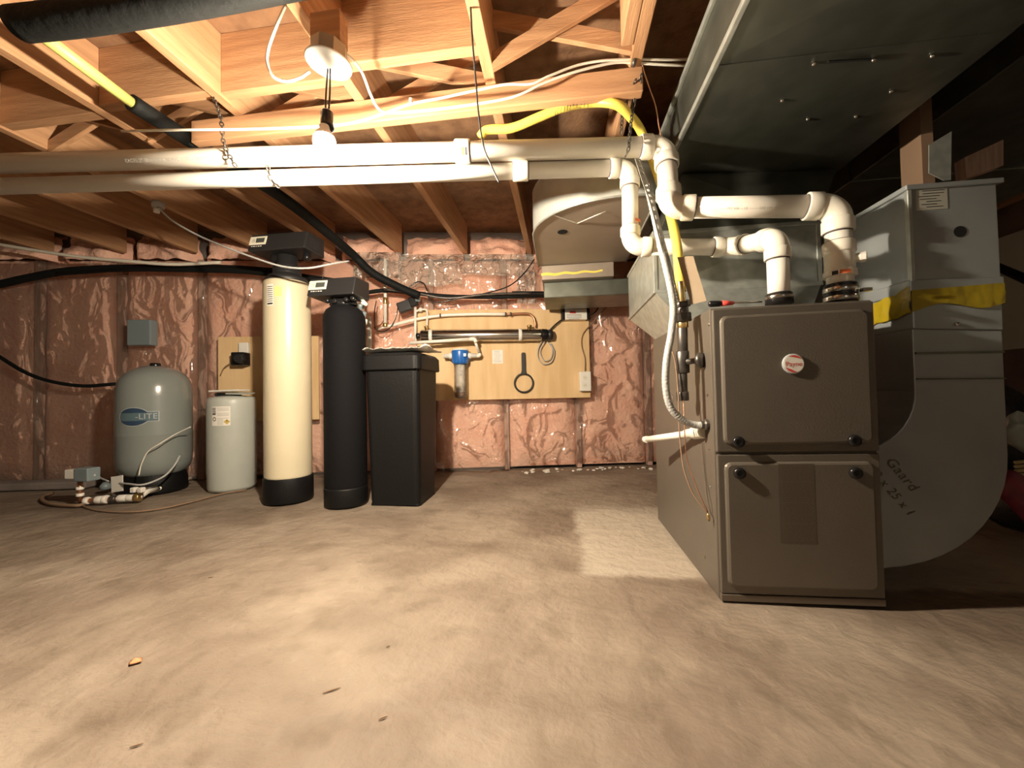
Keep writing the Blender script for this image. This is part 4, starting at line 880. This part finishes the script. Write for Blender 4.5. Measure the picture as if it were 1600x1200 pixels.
for s in (-1,1): MB().lathe([(.024,.055),(.024,.085),(.018,.088),(.018,.13)], fc, UD*s, 14).build('port', 'white', fl)
MB().obox(fc+UD*.03+WN*.064+V((0,0,-.01)), UD*.02, WN*.002, (0,0,.022)).build('badge', 'white', fl)
# card, wrench, outlet, ballast
cdp = wbox('instruction_card', 769, 547, 786, 568, .082, .084, 'paper', bevel=0, **tg('small white printed card on the plywood board between filter and wrench', 'card'))
mb = MB(); c0 = onw(777.5,557.5,.0855)
for k in range(9): flat(mb, c0+V((0,0,.045-.0105*k))+WU*random.uniform(-.008,.004), WU, (0,0,1), random.uniform(.04,.065), .004 if k in (0,8) else .0025)
mb.build('print', 'ltgrey', cdp, recalc=False)
wrn = thing('filter_wrench', onw(820,612,.09), 'black plastic filter wrench with a ring end hanging on the plywood board', 'wrench')
rc = onw(818.5,598.5,.095); MB().torus(rc, .074, .0075, WN, 32, 8).build('ring', 'dgrey', wrn)
h0 = rc+V((0,0,.070)); hh = [(-.026,0),(-.020,.016),(-.016,.03),(-.016,.165),(-.010,.176),(.010,.176),(.016,.165),(.016,.03),(.020,.016),(.026,0)]
MB().prism([h0+WU*x+V((0,0,z)) for x, z in hh], WN*.012).build('handle', 'dgrey', wrn, bevel=.003)
ol = wbox('wall_outlet', 904, 581, 922, 611, .081, .125, 'white', bevel=.006, **tg('white electrical outlet box at the lower right corner of the plywood board', 'outlet'))
for y in (590,602):
    c = onw(914,y,.126); f = MB().lathe([(.0165,0),(.0175,.001),(.0165,.003)], c, WN, 16).build('receptacle', 'cream2', ol)
    for s in (-1,1): MB().obox(c+WU*(.006*s-.001)+WN*.003+V((0,0,-.004)), WU*.002, WN*.0008, (0,0,.009)).build('slot', 'dark', f)
bl = wbox('lamp_ballast', 880, 485, 915, 501, .085, .14, 'white', bevel=.004, **tg('white and black power supply box at the top right of the plywood board', 'power supply'))
for x0, x1 in ((876,881),(914,919)): wbox('end_cap', x0, 484, x1, 501.5, .084, .142, 'black', bl)
c0 = onw(897,493,.1412); mb = MB(); flat(mb, c0+V((0,0,.026))+WU*(-.01), WU, (0,0,1), .05, .018); mb.build('red_mark', 'red', bl, recalc=False)
mb = MB(); [flat(mb, c0+V((0,0,.008-.012*k)), WU, (0,0,1), .12 if k < 3 else .09, .003) for k in range(4)]; mb.build('print', 'ink', bl, recalc=False)
wire('black_cable', [onw(877,500,.11), onw(868,507,.11), onw(858,517,.11)], .006, 'blacks', 'short black cable from the power supply to the steel chamber cap', 'cable')
wire('black_cable', [onw(918,494,.11), onw(927,490,.12), onw(934,482,.13), onw(936,468,.14), onw(935,440,.16), onw(932,410,.2), P(930,390,2.9)], .006, 'blacks', 'black cable rising from the power supply past the duct boot', 'cable')
wire('power_cord', [onw(848,530,.11), onw(841,545,.10), onw(841,560,.10), onw(850,569,.10), onw(862,565,.10), onw(866,550,.10), onw(860,536,.11)], .0045, 'gcable', parent=uv)
wire('power_cord', [onw(852,532,.11), onw(844,548,.105), onw(850,563,.105), onw(860,560,.105), onw(863,545,.105), onw(855,534,.11)], .004, 'gcable', parent=uv)
wire('outlet_cord', [onw(914,581,.10), onw(914,560,.09), onw(909,540,.09), onw(911,522,.09), onw(925,505,.10), onw(945,482,.12), onw(956,472,.12)], .004, 'wood2', 'thin brown cord rising from the outlet up the right of the plywood board', 'cord')
# black lines and hose bundles along the top of the wall
wire('wall_pipe', [onw(520,452,.16), onw(560,458,.16), onw(600,454,.16), onw(640,457,.16), onw(700,463,.16), onw(780,464,.16), onw(850,462,.15), onw(1000,462,.15)], .016, 'foam', 'thick black pipe running along the top of the pink wall', 'pipe')
wire('wall_pipe', [onw(800,459,.17), onw(900,459,.17), onw(1010,459,.17)], .020, 'black', 'fat black pipe passing under the duct boot toward the plenum', 'pipe')
wire('wall_pipe', [onw(600,452,.2), onw(650,458,.2), onw(700,466,.2), onw(760,460,.2), onw(830,458,.19)], .010, 'iron', 'slim grey-brown pipe bundled along the black pipe on the wall', 'pipe')
wire('loose_cable', [onw(665,458,.2), onw(680,472,.2), onw(720,466,.2), onw(760,458,.2), onw(795,447,.2), onw(818,428,.2), onw(835,405,.2)], .0045, 'blacks', 'black cable curving up from the wall pipes toward the rounded duct', 'cable')
wire('loose_cable', [onw(588,470,.16), onw(585,490,.16), onw(588,515,.15), onw(605,516,.15), onw(618,498,.15), onw(622,478,.15)], .004, 'blacks', 'black cable drooping beside the white upright pipe on the wall', 'cable')
wire('loose_cable', [onw(635,452,.18), onw(650,441,.18), onw(662,443,.18), onw(668,456,.18)], .005, 'blacks', 'small black cable loop at the top of the pink wall', 'cable')
ad = thing('black_adapter', onw(632,492,.14), 'black plug-in adapter hanging by the pipes left of the plywood board', 'adapter')
aM = Matrix.Translation(onw(633,479,.17)) @ Matrix.Rotation(-.35, 4, 'Y') @ Matrix.Rotation(.18, 4, 'Z')
MB().box((-.055,-.03,-.04), (.05,.03,.04), aM).build('adapter_body', 'dgrey', ad, bevel=.008); MB().box((.04,-.02,-.02), (.10,.02,.05), aM).build('adapter_head', 'black', ad, bevel=.006)
MB().lathe([(.022,0),(.024,.01),(.022,.05)], onw(652,462,.17), (0,0,-1), 14).build('socket', 'gbox', ad)
# insulated line descending along a joist
il = thing('insulated_pipe', P(560,415,2.8), 'long foam-covered black pipe slanting back under the joists, yellow-green where bare', 'pipe')
ip = [onz(40,36,1.745), onz(205,160,1.735), onz(290,215,1.73), onz(450,315,1.72), onz(545,392,1.68)]
MB().tube([ip[0], ip[1]], .019, 14).build('bare_hose', 'ygreen', il)
MB().tube([ip[1], ip[1].lerp(ip[2],.1), ip[2]], .031, 16).build('foam_sleeve', 'foam', il)
MB().tube(spline([ip[2], ip[3], ip[4], onw(580,425,.28), onw(620,447,.24), onw(655,462,.22)], 8), .030, 16).build('foam_sleeve', 'foam', il)
# fat black pipe close to the camera, top left
fb = MB().tube(spline([P(30,38,1.05), P(120,28,1.03), P(250,8,1.01), P(380,-16,.99), P(520,-45,.97)], 8), .040, 28).build('fat_black_pipe', 'foam', **tg('fat black pipe crossing the joists at the very top left', 'pipe'))
# grey feed wire with small light fitting
lf = thing('joist_lamp_socket', onz(245,322,JZ), 'small pale socket fixed under a joist above the tanks with a wire', 'light socket')
MB().lathe([(.030,-.001),(.032,.006),(.030,.03),(.022,.035)], onz(247,316,JZ), (0,0,-1), 18).build('base', 'ltgrey', lf)
MB().lathe([(.014,.03),(.016,.04),(.014,.06)], onz(247,316,JZ)+V((-.01,0,0)), (0,0,-1), 14).build('stem', 'white', lf)
wire('slack_wire', [onz(247,324,JZ-.04), P(270,345,2.3), P(310,368,2.3), P(350,385,2.2), P(395,402,2.15), P(440,416,2.12), P(480,419,2.12), P(520,412,2.2), P(545,408,2.3)], .0055, 'gcable', 'grey wire sagging from the joist socket across the tank valve heads', 'wire')
wire('white_pipe', [onw(-40,374,.3), onw(0,382,.3), onw(60,392,.3), onw(130,402,.3), onw(200,408,.3), onw(270,413,.28), onw(345,410,.25)], .012, 'cable', 'long whitish pipe sagging along the top of the wall at far left', 'pipe')
wire('wall_hose', [onw(-40,452,.18), onw(0,444,.18), onw(50,433,.18), onw(110,423,.18), onw(200,419,.18), onw(300,420,.18), onw(400,424,.18), onw(520,440,.18)], .028, 'foam', 'black hose along the wall top below the whitish pipe, left of the tanks, thickened to stand for shade', 'hose')  # hose drawn extra thick; its black doubles as the shade on the wall
wire('wall_hose', [onw(90,428,.2), onw(150,424,.2), onw(260,416,.2), onw(360,417,.2), onw(470,425,.2)], .014, 'black', 'second black hose hugging the first above the pressure tank', 'hose')
wire('valve_hose', [V((SX+.10,SY+.02,1.20)), V((SX+.13,SY+.02,1.19)), P(553,458,2.35), P(557,475,2.35), P(560,500,2.38), P(558,515,2.4)], .009, 'cable', 'cream hose bending down at the right side of the softener head', 'hose')
vf = thing('valve_fittings', P(560,470,2.36), 'cluster of brass and plastic fittings at the right of the softener head', 'pipe fittings')
for x, y, rr, m in ((541,462,.022,'brass'),(548,470,.018,'white'),(563,483,.020,'gbox'),(566,495,.024,'gbox'),(569,507,.018,'white'),(556,452,.016,'brass')): MB().lathe([(rr*.8,0),(rr,.004),(rr,.03),(rr*.8,.034)], P(x,y,2.40), (.3,-.3,1), 10).build('fitting', m, vf)
# small parts on the hidden board
ub_ = thing('board_pump', onw(382,560,.1), 'small black metering pump on the board left of the cream tank', 'pump')
wbox('pump_body', 372, 552, 392, 572, .082, .17, 'blacks', ub_, .008); wbox('outlet_plate', 376, 536, 391, 552, .082, .11, 'white', ub_, .004)
MB().lathe([(.03,0),(.034,.01),(.03,.05)], onw(378,561,.17), WN, 16).build('dial', 'dgrey', ub_)
wire('pump_tube', [onw(372,565,.12), onw(360,568,.12), onw(350,575,.12), onw(345,585,.12)], .004, 'wood2', 'thin brown tube leaving the metering pump on the hidden board', 'tube')
wbox('wall_bracket', 473, 633, 482, 638, .08, .2, 'white', bevel=.002, **tg('small pale bracket peeking out between the cream and black tanks', 'bracket'))

# loose polythene flaps at the top of the wall
def flap(name, x0, x1, ya, yb, off, seed, label):
    def f(a, b):
        x = x0+(x1-x0)*a; y = ya+(yb-ya)*b+5*noise.noise(V((a*4, b*2, seed)))*b; return onw(x, y, off+.05*b*(1-b)+.035*noise.noise(V((a*6, b*3, seed))))
    o = MB().grid(f, 40, 14).build(name, 'flap', recalc=False, **tg(label, 'plastic sheet')); return o
flap('polythene_flap', 553, 627, 394, 434, .12, 1.1, 'leftmost loose clear plastic flap hanging at the top of the pink wall')
flap('polythene_flap', 622, 722, 397, 447, .11, 4.7, 'middle loose plastic flap at the top of the pink wall, below two joists')
flap('polythene_flap', 722, 835, 397, 430, .10, 8.2, 'right-hand loose plastic flap at the top of the wall beside the duct boot')
flap('polythene_flap', 808, 838, 425, 474, .10, 2.9, 'small milky plastic flap over the fat black pipe left of the duct boot')

# ------------------------------------------------------------------ right edge: bags
def lump(name, x, y, Yd, sx, sy, sz, m, label, cat, seed, seg=10, amp=.16, z=None):
    c = onz(x, y, 0) if z is None else V((0,0,0)); 
    p = V((x, Yd, z if z is not None else 0)); mb = rough_rock(p+V((0,0,sz*.92)), 1, (sx,sy,sz), seed, amp, seg); 
    lo = min(v.z for v in mb.v)
    for v in mb.v: v.z += (z or 0)-lo if z is None else 0
    for v in mb.v: v.z = max(v.z, (z or 0.003))
    return mb.build(name, m, **(tg(label, cat) if label else {}))
q0 = onz(1508,832,0); bx = q0.x+.33
lump('duffel_bag', bx, 2.02, 1.80, .33, .24, .13, 'bag', 'black bag lying on the floor at the right edge with a red strap over it', 'bag', 2.2)
lump('tote_bag', bx+.16, 2.0, 2.30, .26, .18, .30, 'bag', 'taller dark bag standing behind the floor bag at the right edge', 'bag', 6.1)
rs0 = ony(1560,752,1.62); rs1 = ony(1640,835,1.60); wv = V((.02,0,.05))
sp = spline([rs0+V((-.06,.06,-.10)), rs0, rs0.lerp(rs1,.5)+V((0,-.02,.01)), rs1], 8)
mb = MB(); vs = [];
for p in sp: vs += [p+V((-.035,0,-.04)), p+V((.0,-.012,.0)), p+V((.035,0,.04))]
o = mb.add(vs, [(3*i+k,3*i+k+1,3*i+k+4,3*i+k+3) for i in range(len(sp)-1) for k in (0,1)], True).build('red_strap', 'redbag', recalc=False, **tg('wide red strap slanting over the black bag at the right edge', 'strap')); o.modifiers.new('s','SOLIDIFY').thickness = .006
for k, (x, y) in enumerate(((1578,676),)):
    p = ony(x, y, 1.84); mb = rough_rock(p+V((.03,0,0)), 1, (.075,.04,.06), 3.3, .5, 9); mb.build('crumpled_plastic', 'greytank', **tg('crumpled whitish plastic wrap on the dark bag at the right edge', 'plastic wrap'))
p = ony(1592,737,1.72); sb = thing('straw_brush', p+V((.04,0,-.03)), 'small tan straw bundle poking out between the bags at the right edge', 'brush')
for k in range(5): MB().tube([p+V((-.01,0,.035-.016*k)), p+V((.12,.02,.045-.018*k))], .007, 6).build('bristle_bundle', 'straw', sb)
# debris
mb = MB(); random.seed(11)
for k in range(46):
    u = random.uniform(.05,1.1); p = W(u, random.uniform(.02,.14), .004); rk = rough_rock(p, random.uniform(.005,.018), (1.2,1,.6), k, .3, 3); mb.add(rk.v, rk.f)
mb.build('concrete_crumbs', mat('crumbs', (.72,.68,.60), .9), kind='stuff', label='white crumbs of broken concrete along the foot of the pink wall', category='debris')
for x, y, dx, lb in ((518,1079,.03,'dark wood splinter on the open floor, largest of the splinters'),(598,1122,.014,'tiny dark splinter on the floor low in the centre'),(213,1165,.016,'small dark chip on the floor near the lower left corner'),(606,1010,.008,'small dark speck of grit on the floor below the black bin'),(329,902,.012,'small dark chip on the floor in front of the cream tank')):
    p = onz(x, y, -.003); MB().tube([p+V((-dx*.5,-dx*.3,0)), p+V((0,0,.001)), p+V((dx*.5,dx*.35,0))], [.0008,.0018,.0006], 5).build('wood_splinter', 'wood2', **tg(lb, 'splinter'))
p = onz(212,1031,.0); rough_rock(p+V((0,0,-.003)), .012, (1.2,1,.25), 4, .3, 4).build('rust_flake', mat('rust orange', (.62,.26,.12), .8), **tg('flat orange flake stuck on the floor at lower left', 'flake'))

GROUPS = dict(hanger_chain='steel hanger chains holding the vent pipes', ceiling_cable='white cables along the wood strip', hanging_wire='thin wires hanging from the joists',
 thermostat_wire='thin wires hanging before the furnace side', riser_pipe='upright water pipes at the top of the wall', polythene_flap='loose polythene flaps at the top of the wall',
 wood_splinter='dark splinters and chips on the floor', loose_cable='loose black cables on the pink wall', black_cable='black cables of the power supply',
 wall_pipe='pipes along the top of the back wall', wall_hose='black hoses along the wall top at left', plywood_board='plywood boards on the pink wall')
for o in bpy.data.objects:
    b = o.name.split('.')[0]
    if not o.parent and b in GROUPS: o['group'] = GROUPS[b]
